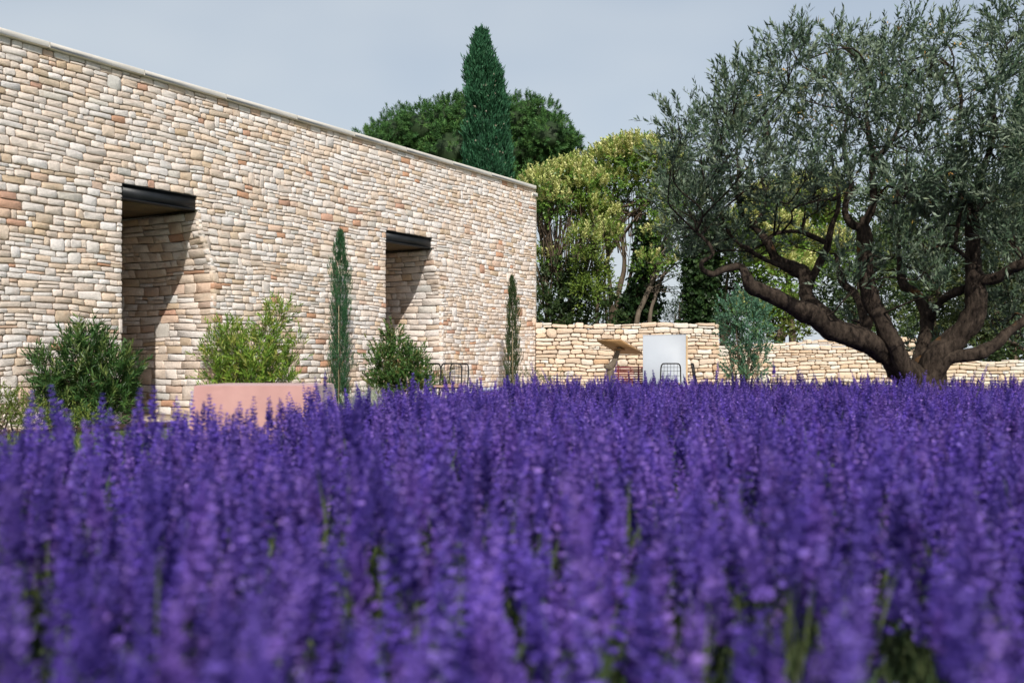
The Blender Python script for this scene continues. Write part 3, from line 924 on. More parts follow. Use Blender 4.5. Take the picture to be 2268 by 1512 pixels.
# (dark undergrowth below the bare-twigged tree is built with the evergreens further down)
# ivy columns (trunks wrapped in ivy)
def ivy_trunk(label, path, Y, rpx, seed, n=1500):
    root = empty('ivy_covered_trunk', (0, 0, 0)); tag(root, label, 'tree', 'ivy covered trunks behind the garden wall')
    pts = np.array([P(p[0], p[1], Y) for p in path]); b_ = pts[0].copy(); b_[2] = 0
    sp = spline(np.vstack([b_, pts]), 6)
    tb = MB(); tb.tube(sp, np.linspace(.16, .05, len(sp)), 8); tb.build('trunk', M['bark'], root, smooth=True)
    i = rng.integers(0, len(sp), n); R = rpx * Y / F
    d = norm(rng.normal(size=(n, 3))); B = sp[i] + d * R * rng.uniform(.4, 1.0, (n, 1)) + rng.normal(0, .12, (n, 3))
    foliage('ivy', root, [shoots(B, norm(d + [0, 0, -.3]), .2, 6, .13, .11, 1.0, [(.022, .050, .018), (.035, .075, .022), (.06, .11, .03)], [3, 2, 1])], M['leaf'])

ivy_trunk('dark leaning trunk wrapped in ivy between the slender stems', [(1392, 716), (1405, 670), (1425, 620), (1435, 560), (1432, 500)], 30.6, 13, 1, 900)
ivy_trunk('short upright trunk furred with ivy beside a grey leaning stem', [(1440, 716), (1442, 680), (1450, 630)], 30.8, 8, 2, 300)
ivy_trunk('thick ivy column standing behind the end of the tallest garden wall', [(1550, 718), (1555, 660), (1550, 600), (1556, 540), (1565, 500)], 28.6, 26, 3, 1900)

def leafy_tree(label, Y, blobs, seed, cols, colp, nm='evergreen_tree', cat='tree', group=None, lw=(.16, .06), dens=1.0, trunk=True, mat='leaf', tp=None):
    rnd = random.Random(seed); root = empty(nm, (0, 0, 0)); tag(root, label, cat, group)
    parts = []; cen = []
    for (px, py, r) in blobs:
        c = P(px, py, Y + rnd.uniform(-.8, .8)); R = r * Y / F; cen.append((c, R))
        n = int(dens * 130 * (R / .8) ** 2) + 10
        B, Nn = in_blob(c, (R, R * 1.1, R * .9), n, .5)
        parts.append(shoots(B, norm(Nn * .8 + np.array([0, 0, .4]) + rng.normal(0, .4, B.shape)), rng.uniform(.3, .5, n), 9, lw[0], lw[1], .95, cols, colp, sag=.15))
    foliage('crown', root, parts, M[mat])
    if trunk:
        tb = MB(); b_ = P(tp or blobs[0][0], HZ, Y); b_[2] = 0
        top = cen[0][0].copy(); top[2] = max(1.5, top[2] * .5)
        tb.tube(spline([b_, (b_ + top) / 2 + [.1, 0, 0], top], 4), np.linspace(.2, .12, 9), 8, rough=.15)
        twiggy(tb, top, [c for c, R in cen], .08, rnd, 5)
        tb.build('trunk', M['bark'], root, smooth=True)
    return root

DK = [(.040, .075, .026), (.06, .105, .032), (.085, .13, .040), (.14, .165, .05)]
GD = 'dark evergreens behind the olive tree'
leafy_tree('dark evergreen tree directly behind the central olive limbs', 31, [(1900, 560, 75), (1950, 480, 75), (1860, 640, 60), (1930, 650, 70), (1980, 580, 70), (1890, 710, 55), (1960, 730, 55), (1990, 420, 60), (1840, 690, 40)], 31, DK, [3, 3, 2, 1], group=GD, tp=1915)
leafy_tree('dark leafy tree between the olive trunk and the right-hand olive limb', 33, [(2060, 500, 85), (2110, 430, 80), (2050, 600, 80), (2120, 560, 80), (2080, 680, 75), (2010, 690, 60), (2060, 750, 60), (2130, 660, 70), (2150, 500, 60)], 32, DK, [2, 3, 2, 1], group=GD, tp=2075)
leafy_tree('olive-toned dense tree behind the lowest garden wall', 30, [(2200, 620, 80), (2250, 540, 80), (2180, 700, 75), (2250, 690, 80), (2150, 760, 55), (2230, 760, 60), (2300, 620, 80), (2310, 720, 80), (2210, 480, 70), (2290, 470, 80)], 33, [(.05, .075, .025), (.075, .10, .04), (.10, .13, .05), (.12, .13, .04)], [3, 3, 2, 1], group=GD, tp=2225)
leafy_tree('blue-green feathery young conifer seen in the sky gap above the wall', 34, [(1505, 670, 16), (1495, 695, 18), (1512, 640, 11), (1482, 708, 13), (1518, 695, 20), (1545, 700, 20)], 34, [(.05, .085, .06), (.07, .11, .075), (.09, .12, .07)], [2, 2, 1], nm='young_conifer', lw=(.2, .035), dens=.8, tp=1505)
leafy_tree('brown-twigged dark bush behind the tallest garden wall end', 29, [(1600, 640, 40), (1640, 610, 42), (1590, 690, 36), (1640, 690, 44), (1620, 560, 34), (1670, 650, 40)], 35, [(.045, .065, .022), (.07, .085, .03), (.09, .075, .035)], [3, 2, 1], nm='bush', cat='bush', dens=.8, tp=1620)
leafy_tree('yellow-green shrub poking over the mid-height garden wall', 27.2, [(1725, 720, 28), (1755, 735, 22), (1700, 745, 20), (1740, 690, 22)], 36, [(.10, .13, .025), (.14, .16, .035), (.06, .09, .02)], [2, 2, 1], nm='shrub', cat='shrub', tp=1725)
leafy_tree('dark green undergrowth thicket at the house corner above the garden wall', 29.0, [(1215, 640, 40), (1260, 665, 45), (1310, 655, 40), (1205, 690, 40), (1290, 700, 45), (1300, 595, 30), (1250, 610, 30), (1338, 695, 26), (1230, 720, 40)], 38, [(.030, .055, .018), (.045, .080, .022), (.075, .11, .03)], [3, 3, 1], nm='thicket', cat='bush', tp=1260, dens=1.2)
leafy_tree('dark shrub behind the lowest garden wall at its far end', 27.8, [(2235, 790, 30), (2270, 770, 40), (2300, 800, 40), (2190, 790, 16)], 37, DK, [3, 2, 1, 1], nm='shrub', cat='shrub', trunk=True, tp=2255)

# dark cypress at the right edge
root = empty('dark_cypress', (0, 0, 0)); tag(root, 'dark cypress column half hidden behind the olive crown', 'tree')
Yc2 = 33.0; n = 2600
z = rng.uniform(2.5, 10.3, n); th = rng.uniform(0, 6.28, n); r2 = .62 * np.clip((10.5 - z) / 2.6, .03, 1) ** .8 * rng.uniform(.75, 1.05, n)
xc = P(2285, 0, Yc2)[0]
foliage('crown', root, [shoots(np.c_[xc + r2 * np.cos(th), Yc2 + r2 * np.sin(th), z], np.c_[np.cos(th) * .3, np.sin(th) * .3, np.ones(n)], .4, 9, .22, .055, .45, [(.018, .055, .028), (.03, .075, .035)], [2, 1])], M['needle'])
tb = MB(); tb.tube([[xc, Yc2, 0], [xc, Yc2, 9.5]], [.2, .05], 8); tb.build('trunk', M['bark'], root, smooth=True)


# ------------------------------------------------------------------ OLIVE TREE
YO = 10.5
olive = empty('olive_tree', (0, 0, 0))
tag(olive, 'old multi-stemmed olive tree with twisted dark limbs rising from the lavender', 'tree')
limbs = [  # (px, py, radius px, depth offset)
    [(2045, 930, 62, 0), (2035, 850, 50, 0), (1990, 806, 38, -.1), (1950, 780, 36, -.2), (1905, 755, 34, -.3), (1845, 732, 32, -.4), (1793, 701, 29, -.5), (1741, 668, 27, -.6), (1690, 650, 23, -.7), (1660, 631, 18, -.75), (1650, 604, 13, -.8), (1633, 588, 10, -.8), (1597, 598, 9, -.85), (1577, 609, 8, -.85), (1558, 600, 7, -.9), (1556, 583, 6, -.9), (1581, 565, 5, -.85), (1574, 538, 5, -.8), (1549, 512, 3, -.8)],
    [(1860, 745, 24, -.35), (1816, 690, 24, -.2), (1790, 652, 22, -.1), (1782, 611, 20, 0), (1751, 593, 17, .05), (1720, 566, 15, .1), (1699, 534, 13, .1), (1668, 506, 11, .1), (1645, 489, 9, .1), (1641, 440, 7, .15), (1636, 390, 6, .2), (1628, 340, 4, .2)],
    [(1788, 640, 14, 0), (1800, 612, 13, -.1), (1814, 586, 12, -.15), (1832, 545, 11, -.2), (1845, 493, 8, -.2), (1855, 455, 7, -.2), (1850, 400, 5, -.1), (1840, 340, 3, -.1)],
    [(1829, 536, 8, -.2), (1800, 522, 7, -.3), (1779, 514, 7, -.35), (1745, 512, 6, -.4), (1716, 517, 5, -.45), (1690, 534, 4, -.5)],
    [(1668, 506, 8, .1), (1690, 470, 6, .2), (1700, 430, 5, .25), (1690, 380, 4, .3), (1700, 320, 3, .3)],
    [(2035, 880, 36, -.1), (2000, 818, 27, -.25), (1978, 760, 25, -.3), (1955, 708, 25, -.3), (1934, 670, 24, -.3), (1925, 625, 24, -.3), (1919, 576, 23, -.3), (1914, 530, 21, -.3), (1910, 498, 17, -.3), (1908, 480, 10, -.3)],
    [(1911, 505, 13, -.3), (1885, 498, 12, -.3), (1872, 478, 11, -.25), (1872, 450, 10, -.2), (1882, 415, 9, -.1), (1880, 370, 8, 0), (1868, 310, 6, .1), (1880, 240, 4, .1)],
    [(1914, 500, 12, -.3), (1930, 470, 11, -.35), (1937, 430, 10, -.4), (1936, 385, 10, -.4), (1940, 350, 9, -.4), (1925, 290, 6, -.4), (1920, 220, 4, -.4)],
    [(1938, 355, 8, -.4), (1965, 320, 7, -.3), (1990, 270, 5, -.2), (2000, 200, 4, -.2)],
    [(1920, 700, 14, .4), (1914, 729, 15, .4), (1907, 687, 14, .5), (1890, 652, 13, .6), (1868, 631, 12, .7), (1858, 600, 9, .8), (1852, 560, 6, .9)],
    [(2040, 860, 30, .3), (2037, 777, 21, .4), (2050, 725, 20, .5), (2049, 687, 19, .55), (2029, 652, 17, .6), (2003, 631, 15, .65), (1994, 586, 9, .7), (1987, 534, 8, .75), (1973, 489, 7, .8), (1985, 440, 6, .8), (2010, 390, 5, .8), (2005, 330, 4, .8)],
    [(2050, 900, 50, 0), (2058, 822, 40, 0), (2090, 768, 37, -.05), (2133, 732, 34, -.1), (2160, 700, 31, -.15), (2168, 659, 29, -.2), (2162, 620, 27, -.2), (2154, 569, 23, -.2), (2151, 517, 20, -.2), (2150, 470, 16, -.2), (2135, 425, 12, -.15), (2128, 370, 9, -.1), (2120, 300, 7, 0), (2128, 220, 5, 0), (2115, 150, 3, 0)],
    [(2151, 480, 12, -.2), (2165, 430, 10, -.3), (2185, 370, 9, -.4), (2200, 300, 8, -.45), (2195, 230, 6, -.5), (2215, 150, 4, -.5)],
    [(2163, 622, 18, -.2), (2203, 616, 17, -.35), (2237, 597, 16, -.5), (2270, 583, 15, -.6), (2320, 560, 12, -.7), (2360, 500, 9, -.7), (2370, 420, 6, -.7)],
    [(2060, 712, 12, .5), (2070, 678, 12, .3), (2095, 652, 12, .1), (2140, 637, 13, -.1)],
    [(2055, 840, 28, -.05), (2100, 800, 22, -.15), (2155, 792, 20, -.2), (2203, 767, 17, -.2), (2244, 729, 15, -.2), (2300, 690, 12, -.2), (2350, 660, 8, -.2)],
    [(2152, 585, 7, -.2), (2128, 562, 6, -.3), (2116, 545, 5, -.35), (2120, 500, 5, -.4), (2124, 440, 4, -.4), (2110, 380, 3, -.4)],
    [(1995, 590, 5, .7), (2040, 560, 4, .5), (2090, 540, 4, .4), (2125, 560, 3, .3)],
    [(1755, 592, 9, .0), (1700, 575, 8, -.1), (1660, 560, 7, -.2), (1620, 530, 5, -.25), (1600, 470, 4, -.3), (1570, 420, 3, -.3)],
]
tb = MB(); limb_pts = []
for i, lm in enumerate(limbs):
    pts = np.array([np.r_[P(p[0], p[1], YO + p[3]), p[2] * YO / F] for p in lm])
    if i in (0, 5, 10, 11):
        b_ = pts[0].copy(); b_[2] = -.05; b_[3] *= 1.25; pts = np.vstack([b_, pts])
    sp = spline(pts, 5)
    sp[:, :3] += np.array([[noise.noise(Vector((p * 2.2 + i).tolist())), 0, noise.noise(Vector((p * 2.2 + i + 40).tolist()))] for p in sp[:, :3]]) * .05
    tb.tube(sp[:, :3], sp[:, 3] * .74, 14, rough=.34, rfreq=4.6, seed=i * 3.1)
    limb_pts.append(sp)
LP = np.concatenate(limb_pts)
OCL = [(1750, 95, 34), (1735, 140, 46), (1790, 120, 26), (1700, 190, 60), (1640, 190, 38), (1620, 240, 45), (1570, 255, 36), (1560, 310, 50), (1505, 285, 30), (1500, 335, 38), (1600, 300, 60), (1660, 270, 60), (1720, 250, 66), (1780, 200, 60), (1640, 350, 66), (1720, 330, 70), (1800, 290, 66), (1560, 390, 58), (1500, 410, 44),
       (1850, 220, 56), (1880, 130, 44), (1930, 120, 46), (1860, 100, 26), (1980, 100, 44), (2030, 90, 40), (1910, 190, 56), (1970, 170, 56), (2030, 160, 54), (2075, 110, 40), (2100, 60, 26), (2095, 190, 56), (1900, 270, 60), (1970, 250, 62), (2040, 240, 60), (1860, 340, 60), (1950, 330, 46), (2030, 320, 60), (2090, 290, 56),
       (2210, 45, 34), (2190, 100, 40), (2235, 90, 42), (2258, 30, 30), (2240, 160, 52), (2190, 180, 40), (2230, 240, 58), (2170, 270, 46), (2210, 330, 66), (2150, 350, 60), (2080, 380, 64), (2000, 400, 52), (2120, 430, 66), (2200, 430, 70), (2050, 460, 56),
       (1600, 430, 56), (1540, 470, 50), (1640, 430, 40), (1500, 480, 36), (1560, 530, 40), (1700, 400, 46), (1780, 380, 50), (1620, 510, 34), (1660, 560, 28), (2240, 520, 60), (2100, 520, 54), (2230, 640, 60), (2040, 540, 46), (2200, 700, 46), (2250, 740, 40), (2080, 600, 44), (1870, 560, 34), (1760, 540, 22), (1985, 500, 40), (1880, 420, 40), (2310, 300, 80), (2320, 440, 80), (2330, 150, 80), (2330, 620, 70),
       (1930, 600, 26), (2010, 775, 22), (1890, 720, 16), (2060, 790, 18), (1690, 470, 30), (1830, 470, 22), (1520, 440, 40), (1570, 490, 44), (1640, 540, 34), (1740, 450, 40), (2090, 480, 50), (2190, 520, 50), (2240, 580, 44), (2020, 500, 40), (1840, 420, 40), (1790, 440, 36), (2250, 460, 50), (1960, 420, 36), (1485, 440, 34), (1500, 520, 34), (1530, 565, 26), (1600, 560, 28), (1700, 440, 34), (1570, 440, 40), (1480, 380, 34), (1455, 350, 22)]
OCL_FRONT = [(1870, 600, 26), (1890, 640, 20), (1985, 560, 34), (2070, 600, 34), (2080, 650, 26), (2235, 520, 34), (1730, 480, 30), (1820, 420, 34), (2100, 420, 44), (2180, 450, 40), (2010, 440, 36)]
OCL += OCL_FRONT
parts = []
rnd = random.Random(77)
for (px, py, r) in OCL:
    doff = rnd.uniform(-2.2, 1.1) if py < 430 else rnd.uniform(-.7, .9) if py < 545 else rnd.uniform(.15, 1.3)
    if (px, py, r) in OCL_FRONT: doff = rnd.uniform(-.9, -.5)
    c = P(px, py, YO + doff); R = r * YO / F
    n = int(35 * (R / .26) ** 1.75) + 6
    B, Nn = in_blob(c, (R * .80, R * 1.1, R * .72), n, .15)
    D = norm(Nn * .55 + np.array([0, 0, .85]) + rng.normal(0, .42, B.shape))
    parts.append(shoots(B, D, rng.uniform(.16, .40, n), 16, .074, .0185, .75, [(.066, .112, .062), (.10, .150, .088), (.26, .32, .23), (.044, .078, .043), (.15, .18, .08)], [4, 4, 3, 3.5, 1], sag=.12, jitter=.5))
    # branch from the nearest limb
    dd = np.linalg.norm((LP[:, :3] - c) * [1, .7, 1] + np.array([0, 0, .0]), axis=1) + (LP[:, 2] > c[2]) * .5
    q = LP[np.argmin(dd)]
    ln_ = np.linalg.norm(c - q[:3]); r0_ = min(.013, q[3] * .5 + .004)
    wob = lambda k: np.array([rnd.uniform(-1, 1), rnd.uniform(-1, 1), rnd.uniform(-.4, 1.0)]) * k
    c0 = c - np.array([0, 0, R * .4])
    br = spline([q[:3], q[:3] * .72 + c0 * .28 + wob(ln_ * .13), q[:3] * .38 + c0 * .62 + wob(ln_ * .13), c0 + wob(R * .2)], 5)
    tb.tube(br, np.linspace(r0_, .005, len(br)), 5, cap=False)
    for _ in range(5):
        st_ = br[rnd.randrange(len(br) * 2 // 3, len(br))]
        twiggy(tb, st_, [c + np.array([rnd.uniform(-.8, .8), rnd.uniform(-.8, .8), rnd.uniform(-.2, .9)]) * R], .005, rnd, 4, r1=.002)
tb.build('trunk', M['olive_bark'], olive, smooth=True)
# a few yellowing leaves
yl, yn = in_blob(P(1900, 300, YO), (1.6, 1.3, 1.2), 150, .1)
parts.append(shoots(yl, yn, .05, 2, .06, .016, .8, [(.55, .28, .05), (.5, .35, .08)], [1, 1]))
foliage('crown', olive, parts, M['olive_leaf'])


# ------------------------------------------------------------------ SHRUBS ALONG THE WALL
def shrub(nm, label, Y, blobs, seed, cols, colp, leaf=(.10, .020), m=16, dens=1.0, ang=.8, up=.9, ln=(.18, .34), basepx=None, mat='leaf', tip=None, cat='shrub', stems=6):
    rnd = random.Random(seed); root = empty(nm, (0, 0, 0)); tag(root, label, cat)
    parts = []; cen = []
    for (px, py, r) in blobs:
        c = P(px, py, Y + rnd.uniform(-.12, .12)); R = r * Y / F; cen.append((c, R))
        n = int(dens * 66 * (R / .35) ** 1.9) + 4
        B, Nn = in_blob(c, (R * .78, R * .85, R * .74), n, .1)
        B[:, 2] = np.maximum(B[:, 2], .03)
        D = norm(Nn * .75 + np.array([0, 0, up]) + rng.normal(0, .3, B.shape))
        parts.append(shoots(B, D, rng.uniform(*ln, n), m, leaf[0], leaf[1], ang, cols, colp, tipcol=tip))
    foliage('foliage', root, parts, M[mat])
    tb = MB(); bx = P(basepx if basepx else np.mean([b[0] for b in blobs]), HZ, Y); bx[2] = .0
    for (c, R) in cen:
        if c[2] < .25: continue
        for _ in range(2):
            twiggy(tb, bx + np.array([rnd.uniform(-.1, .1), rnd.uniform(-.1, .1), 0]), [c + np.array([rnd.uniform(-.6, .6), rnd.uniform(-.5, .5), rnd.uniform(-.2, .6)]) * R], .014, rnd, 5, r1=.004)
    if tb.n: tb.build('stem', M['bark'], root, smooth=True)
    return root

shrub('leafy_shrub', 'large dark green shrub with narrow leaves at the foot of the first recess', 13.6,
      [(133, 840, 45), (191, 812, 50), (243, 840, 50), (182, 876, 60), (235, 895, 52), (120, 886, 40), (191, 766, 28), (160, 780, 24), (221, 775, 22), (279, 840, 26), (287, 812, 14), (107, 812, 21), (199, 743, 11), (274, 886, 28), (155, 922, 43), (226, 932, 34)], 41,
      [(.034, .090, .024), (.052, .125, .032), (.085, .16, .040), (.20, .25, .07)], [4, 4, 2, 1], leaf=(.115, .021), m=18, dens=1.15, basepx=195)
shrub('leafy_shrub', 'bright yellow-green shrub against the wall behind the pink table', 16.3,
      [(500, 755, 38), (520, 790, 40), (470, 800, 16), (455, 795, 10), (560, 770, 34), (600, 760, 30), (615, 710, 22), (628, 690, 12), (600, 735, 22), (570, 815, 46), (610, 810, 36), (520, 830, 42), (480, 830, 26), (560, 860, 55), (500, 880, 45), (620, 850, 34), (662, 772, 13), (640, 810, 12)], 42,
      [(.16, .29, .034), (.22, .35, .045), (.10, .20, .034), (.42, .40, .10)], [3, 3, 3, 2], leaf=(.105, .019), m=16, dens=1.0, basepx=555)
shrub('leafy_shrub', 'rounded green shrub between the two slim cypresses below the second recess', 18.8,
      [(845, 805, 26), (880, 790, 32), (915, 800, 28), (860, 835, 36), (905, 835, 36), (870, 760, 16), (885, 860, 44), (840, 860, 28), (930, 830, 16), (868, 745, 9), (925, 860, 28), (835, 780, 12)], 43,
      [(.050, .125, .03), (.075, .165, .04), (.115, .18, .05), (.26, .22, .08)], [3, 3, 2, 1], leaf=(.075, .03), m=16, dens=1.35, basepx=880)
shrub('low_shrub', 'low yellowish ground shrub at the wall foot beside the big dark shrub', 12.6,
      [(10, 905, 32), (45, 915, 30), (-30, 910, 36), (20, 940, 36), (70, 935, 28), (-20, 945, 34), (100, 945, 24), (150, 945, 22), (200, 945, 20)], 44,
      [(.14, .19, .035), (.18, .20, .04), (.095, .15, .03)], [2, 1, 2], leaf=(.045, .016), m=16, dens=1.3, basepx=20)
shrub('silver_plant', 'low silvery white cushion plant behind the pink table', 15.6,
      [(800, 905, 20), (825, 912, 22), (775, 910, 18), (845, 905, 16), (810, 930, 24)], 45, [(.48, .52, .42), (.36, .41, .32), (.58, .60, .52)], [2, 2, 1], leaf=(.06, .012), m=18, dens=2.2, mat='leaf_soft', cat='plant')
shrub('thin_sprig_plant', 'thin sparse sprigs growing where the house meets the garden wall', 22.6,
      [(1172, 838, 9), (1185, 850, 10), (1205, 838, 8), (1215, 855, 12), (1232, 845, 8), (1190, 865, 12)], 46, [(.06, .10, .03), (.12, .15, .05)], [2, 1], leaf=(.07, .012), m=12, dens=1.2, cat='plant')
shrub('tall_grass_tuft', 'pale green grassy tuft between the wire chairs', 19.6,
      [(955, 850, 14), (985, 850, 12), (970, 870, 18)], 47, [(.12, .16, .04), (.2, .22, .07)], [2, 1], leaf=(.14, .008), m=10, ang=.35, dens=2.0, cat='plant')
shrub('blue_green_bush', 'tall blue-green airy bush in front of the garden wall step', 22.0,
      [(1650, 670, 34), (1620, 690, 30), (1680, 700, 34), (1650, 720, 42), (1615, 730, 26), (1695, 735, 20), (1640, 765, 36), (1670, 770, 28), (1650, 800, 26), (1630, 830, 26), (1665, 830, 24), (1610, 780, 14), (1690, 790, 12)], 48,
      [(.085, .20, .125), (.13, .25, .16), (.06, .15, .085), (.12, .20, .06)], [3, 2, 2, 1], leaf=(.085, .034), m=12, dens=.85, basepx=1648, cat='bush')


def slim_cypress(label, px, ytop, ybase, Y, wpx, seed, lean=0.0, cols=None):
    root = empty('slim_cypress', (0, 0, 0)); tag(root, label, 'tree')
    zt = P(px, ytop, Y)[2]; x0 = P(px, HZ, Y)[0]; R = wpx * Y / F / 2
    n = int(1300 * zt / 3.4); z = rng.uniform(.05, zt * .93, n)
    pf = np.interp(z / zt, [0, .1, .3, .45, .58, .68, .78, .86, .91, 1], [.6, .98, .98, .76, .66, .84, .66, .36, .10, .03])
    th = rng.uniform(0, 6.28, n)
    ll = np.array([noise.noise(Vector((math.cos(a) * 1.5 + seed, math.sin(a) * 1.5, zz * 3.2))) for a, zz in zip(th, z)]) * .7
    r = R * pf * (.86 + ll) * rng.uniform(.35, 1.0, n)
    B = np.c_[x0 + lean * z + r * np.cos(th), Y + r * np.sin(th), z]
    D = np.c_[np.cos(th) * .2, np.sin(th) * .2, np.ones(n)] + rng.normal(0, .09, (n, 3))
    foliage('foliage', root, [shoots(B, D, rng.uniform(.10, .20, n) * (.45 + .6 * pf), 12, .055, .010, .42, cols or [(.032, .105, .048), (.05, .14, .06), (.08, .15, .065)], [3, 2, 1], t0=0)], M['needle'])
    tb = MB(); tb.tube(spline([[x0, Y, 0], [x0 + lean * zt * .5, Y, zt * .5], [x0 + lean * zt, Y, zt]], 6), np.linspace(.018, .004, 13), 6); tb.build('stem', M['bark'], root)
    ck = MB(); ck.tube([[x0 + .02, Y - R * .95, 0], [x0 + .01 + lean * zt * .5, Y - R * .8, zt * .55]], [.0055, .004], 6); ck.build('support_cane', M['cane'], root)

slim_cypress('slim young cypress with a pale support cane beside the pink table', 752, 487, 890, 18.3, 56, 1.0, lean=.005)
slim_cypress('slimmer olive-tinged young cypress near the far corner of the house', 1134, 598, 870, 22.4, 40, 5.0, lean=.002, cols=[(.040, .075, .028), (.060, .095, .032), (.085, .10, .045)])

# ------------------------------------------------------------------ FURNITURE
# pink cloth-covered table
tab = empty('cloth_covered_table', (-1.79, 7.28, 0)); tag(tab, 'square table under a pale pink cloth hanging to the ground', 'table')
lx, ly, hz_ = .41, .375, .742
for sx in (-1, 1):
    for sy in (-1, 1):
        m_ = MB(); m_.box((sx * (lx - .05), sy * (ly - .05), hz_ / 2 - .01), (.045, .045, hz_ - .02), bevel=.005); m_.build('leg', M['pine_wood'], tab)
m_ = MB(); m_.box((0, 0, hz_ - .014), (2 * lx - .02, 2 * ly - .02, .024), bevel=.004); m_.build('table_top', M['pine_wood'], tab)
nu, nv = 132, 26
V = []
def perim(u):
    # 33 samples on every side, corners included
    i_ = int(round(u * 132)); k0 = i_ // 33; f0 = (i_ % 33) / 33
    u = ([0, lx / (lx + ly) * .5, .5, .5 + lx / (lx + ly) * .5][k0 % 4]) + f0 * (.5 * (lx if k0 % 2 == 0 else ly) / (lx + ly)) + 1e-7
    return perim0(u)
def perim0(u):
    """rounded square outline: point and outward dir"""
    seg = [2 * lx, 2 * ly, 2 * lx, 2 * ly]; L = sum(seg); d = (u % 1.0) * L
    pts = [(-lx, -ly), (lx, -ly), (lx, ly), (-lx, ly)]; dirs = [(1, 0), (0, 1), (-1, 0), (0, -1)]; nr = [(0, -1), (1, 0), (0, 1), (-1, 0)]
    for k in range(4):
        if d <= seg[k]:
            f = d / seg[k]; c_ = min(d, seg[k] - d)
            return np.array([pts[k][0] + dirs[k][0] * d, pts[k][1] + dirs[k][1] * d]), np.array(nr[k], float), c_, np.array(dirs[k], float), f
        d -= seg[k]
    return np.array(pts[0]), np.array(nr[3], float), 0, np.array(dirs[3], float), 1
for j in range(nv + 1):
    t = j / nv
    for i in range(nu):
        p, nrm, c_, dr, f = perim(i / nu)
        diag = norm(np.array([np.sign(p[0]) if abs(p[0]) > lx - .12 else 0, np.sign(p[1]) if abs(p[1]) > ly - .12 else 0]) + 1e-6)
        corner = math.exp(-(c_ / .05) ** 2)
        drop = t * .728
        flare = .012 + .030 * t + .04 * t * corner
        fold = .030 * t ** 1.2 * math.cos(c_ / .075 * math.pi) * math.exp(-c_ / .16) + .012 * t * math.sin(f * 17 + 2 * math.sin(f * 5)) + .013 * t ** .7 * math.sin(f * 41 + 3 * t)
        q = p + nrm * (flare + fold) + diag * .05 * t * corner
        rr_ = min(1, t * nv / 1.0)
        V.append([q[0], q[1], hz_ + .004 - drop - (0 if j else 0)])
Q = [[j * nu + i, j * nu + (i + 1) % nu, (j + 1) * nu + (i + 1) % nu, (j + 1) * nu + i] for j in range(nv) for i in range(nu)]
V = np.array(V); b0 = len(V)
inner = V[:nu] * [.93, .93, 1] + [0, 0, .006]; ctr = np.array([[0, 0, hz_ + .011]])
V = np.vstack([V, inner, ctr])
Q += [[i, b0 + i, b0 + (i + 1) % nu, (i + 1) % nu] for i in range(nu)]
T = [[b0 + i, b0 + nu, b0 + (i + 1) % nu] for i in range(nu)]
cl = mesh_np('tablecloth', V, [np.array(Q), np.array(T)], M['pink'], tab, smooth=True)
cl.data.set_sharp_from_angle(angle=math.radians(38))


def make_chair(label, loc, rz):
    """black tube chair with rounded wire-grid back"""
    r = empty('wire_chair', loc, rz); tag(r, label, 'chair', 'black wire garden chairs')
    w, zs = .22, .44
    m_ = MB()
    bk = [(-w, .20, zs), (-w * .97, .245, .62), (-w * .93, .275, .82), (-w * .80, .285, .885), (-w * .60, .288, .90), (0, .288, .90), (w * .60, .288, .90), (w * .80, .285, .885), (w * .93, .275, .82), (w * .97, .245, .62), (w, .20, zs)]
    m_.tube(spline(bk, 4), .0145, 8); bf = m_.build('back_frame', M['black_metal'], r, smooth=True)
    for x in np.linspace(-.14, .14, 5):
        m_ = MB(); m_.tube([(x, .205, zs), (x, .25, .66), (x, .285, .895)], .0042, 5); m_.build('wire', M['black_metal'], bf)
    for z in (.54, .64, .74, .82):
        yy = np.interp(z, [zs, .62, .82, .9], [.2, .245, .275, .288]); m_ = MB(); m_.tube([(-w * .95, yy, z), (0, yy + .008, z), (w * .95, yy, z)], .0042, 5); m_.build('wire', M['black_metal'], bf)
    m_ = MB(); m_.tube(spline([(-w, .20, zs), (-w, -.18, zs), (-w * .8, -.22, zs), (w * .8, -.22, zs), (w, -.18, zs), (w, .20, zs), (-w, .20, zs)], 4), .011, 8); m_.build('seat_frame', M['black_metal'], r, smooth=True)
    m_ = MB(); m_.box((0, -.01, zs + .028), (.40, .39, .045), bevel=.018); m_.build('seat_cushion', M['seat'], r)
    for sx in (-1, 1):
        m_ = MB(); m_.tube([(sx * w * .95, -.18, zs), (sx * w * 1.08, -.22, .005)], .011, 8); m_.build('leg', M['black_metal'], r, smooth=True)
        m_ = MB(); m_.tube([(sx * w * .95, .18, zs), (sx * w * 1.08, .27, .005)], .011, 8); m_.build('leg', M['black_metal'], r, smooth=True)
    return r

def chair_at(label, px, Y, rz):
    p = P(px, HZ, Y); make_chair(label, (p[0], Y, 0), rz)
chair_at('black wire chair turned side-on next to the rounded green shrub', 982, 19.3, math.radians(50))
chair_at('black wire chair in the middle of the row of three by the house', 990, 18.8, math.radians(-14))
chair_at('black wire chair at the open end of the row of three, set slightly back', 1004, 20.2, math.radians(-24))
chair_at('black wire chair with its back against the white board', 1484, 21.6, math.radians(174))
chair_at('black wire chair seen edge-on beside the white board', 1563, 21.8, math.radians(74))

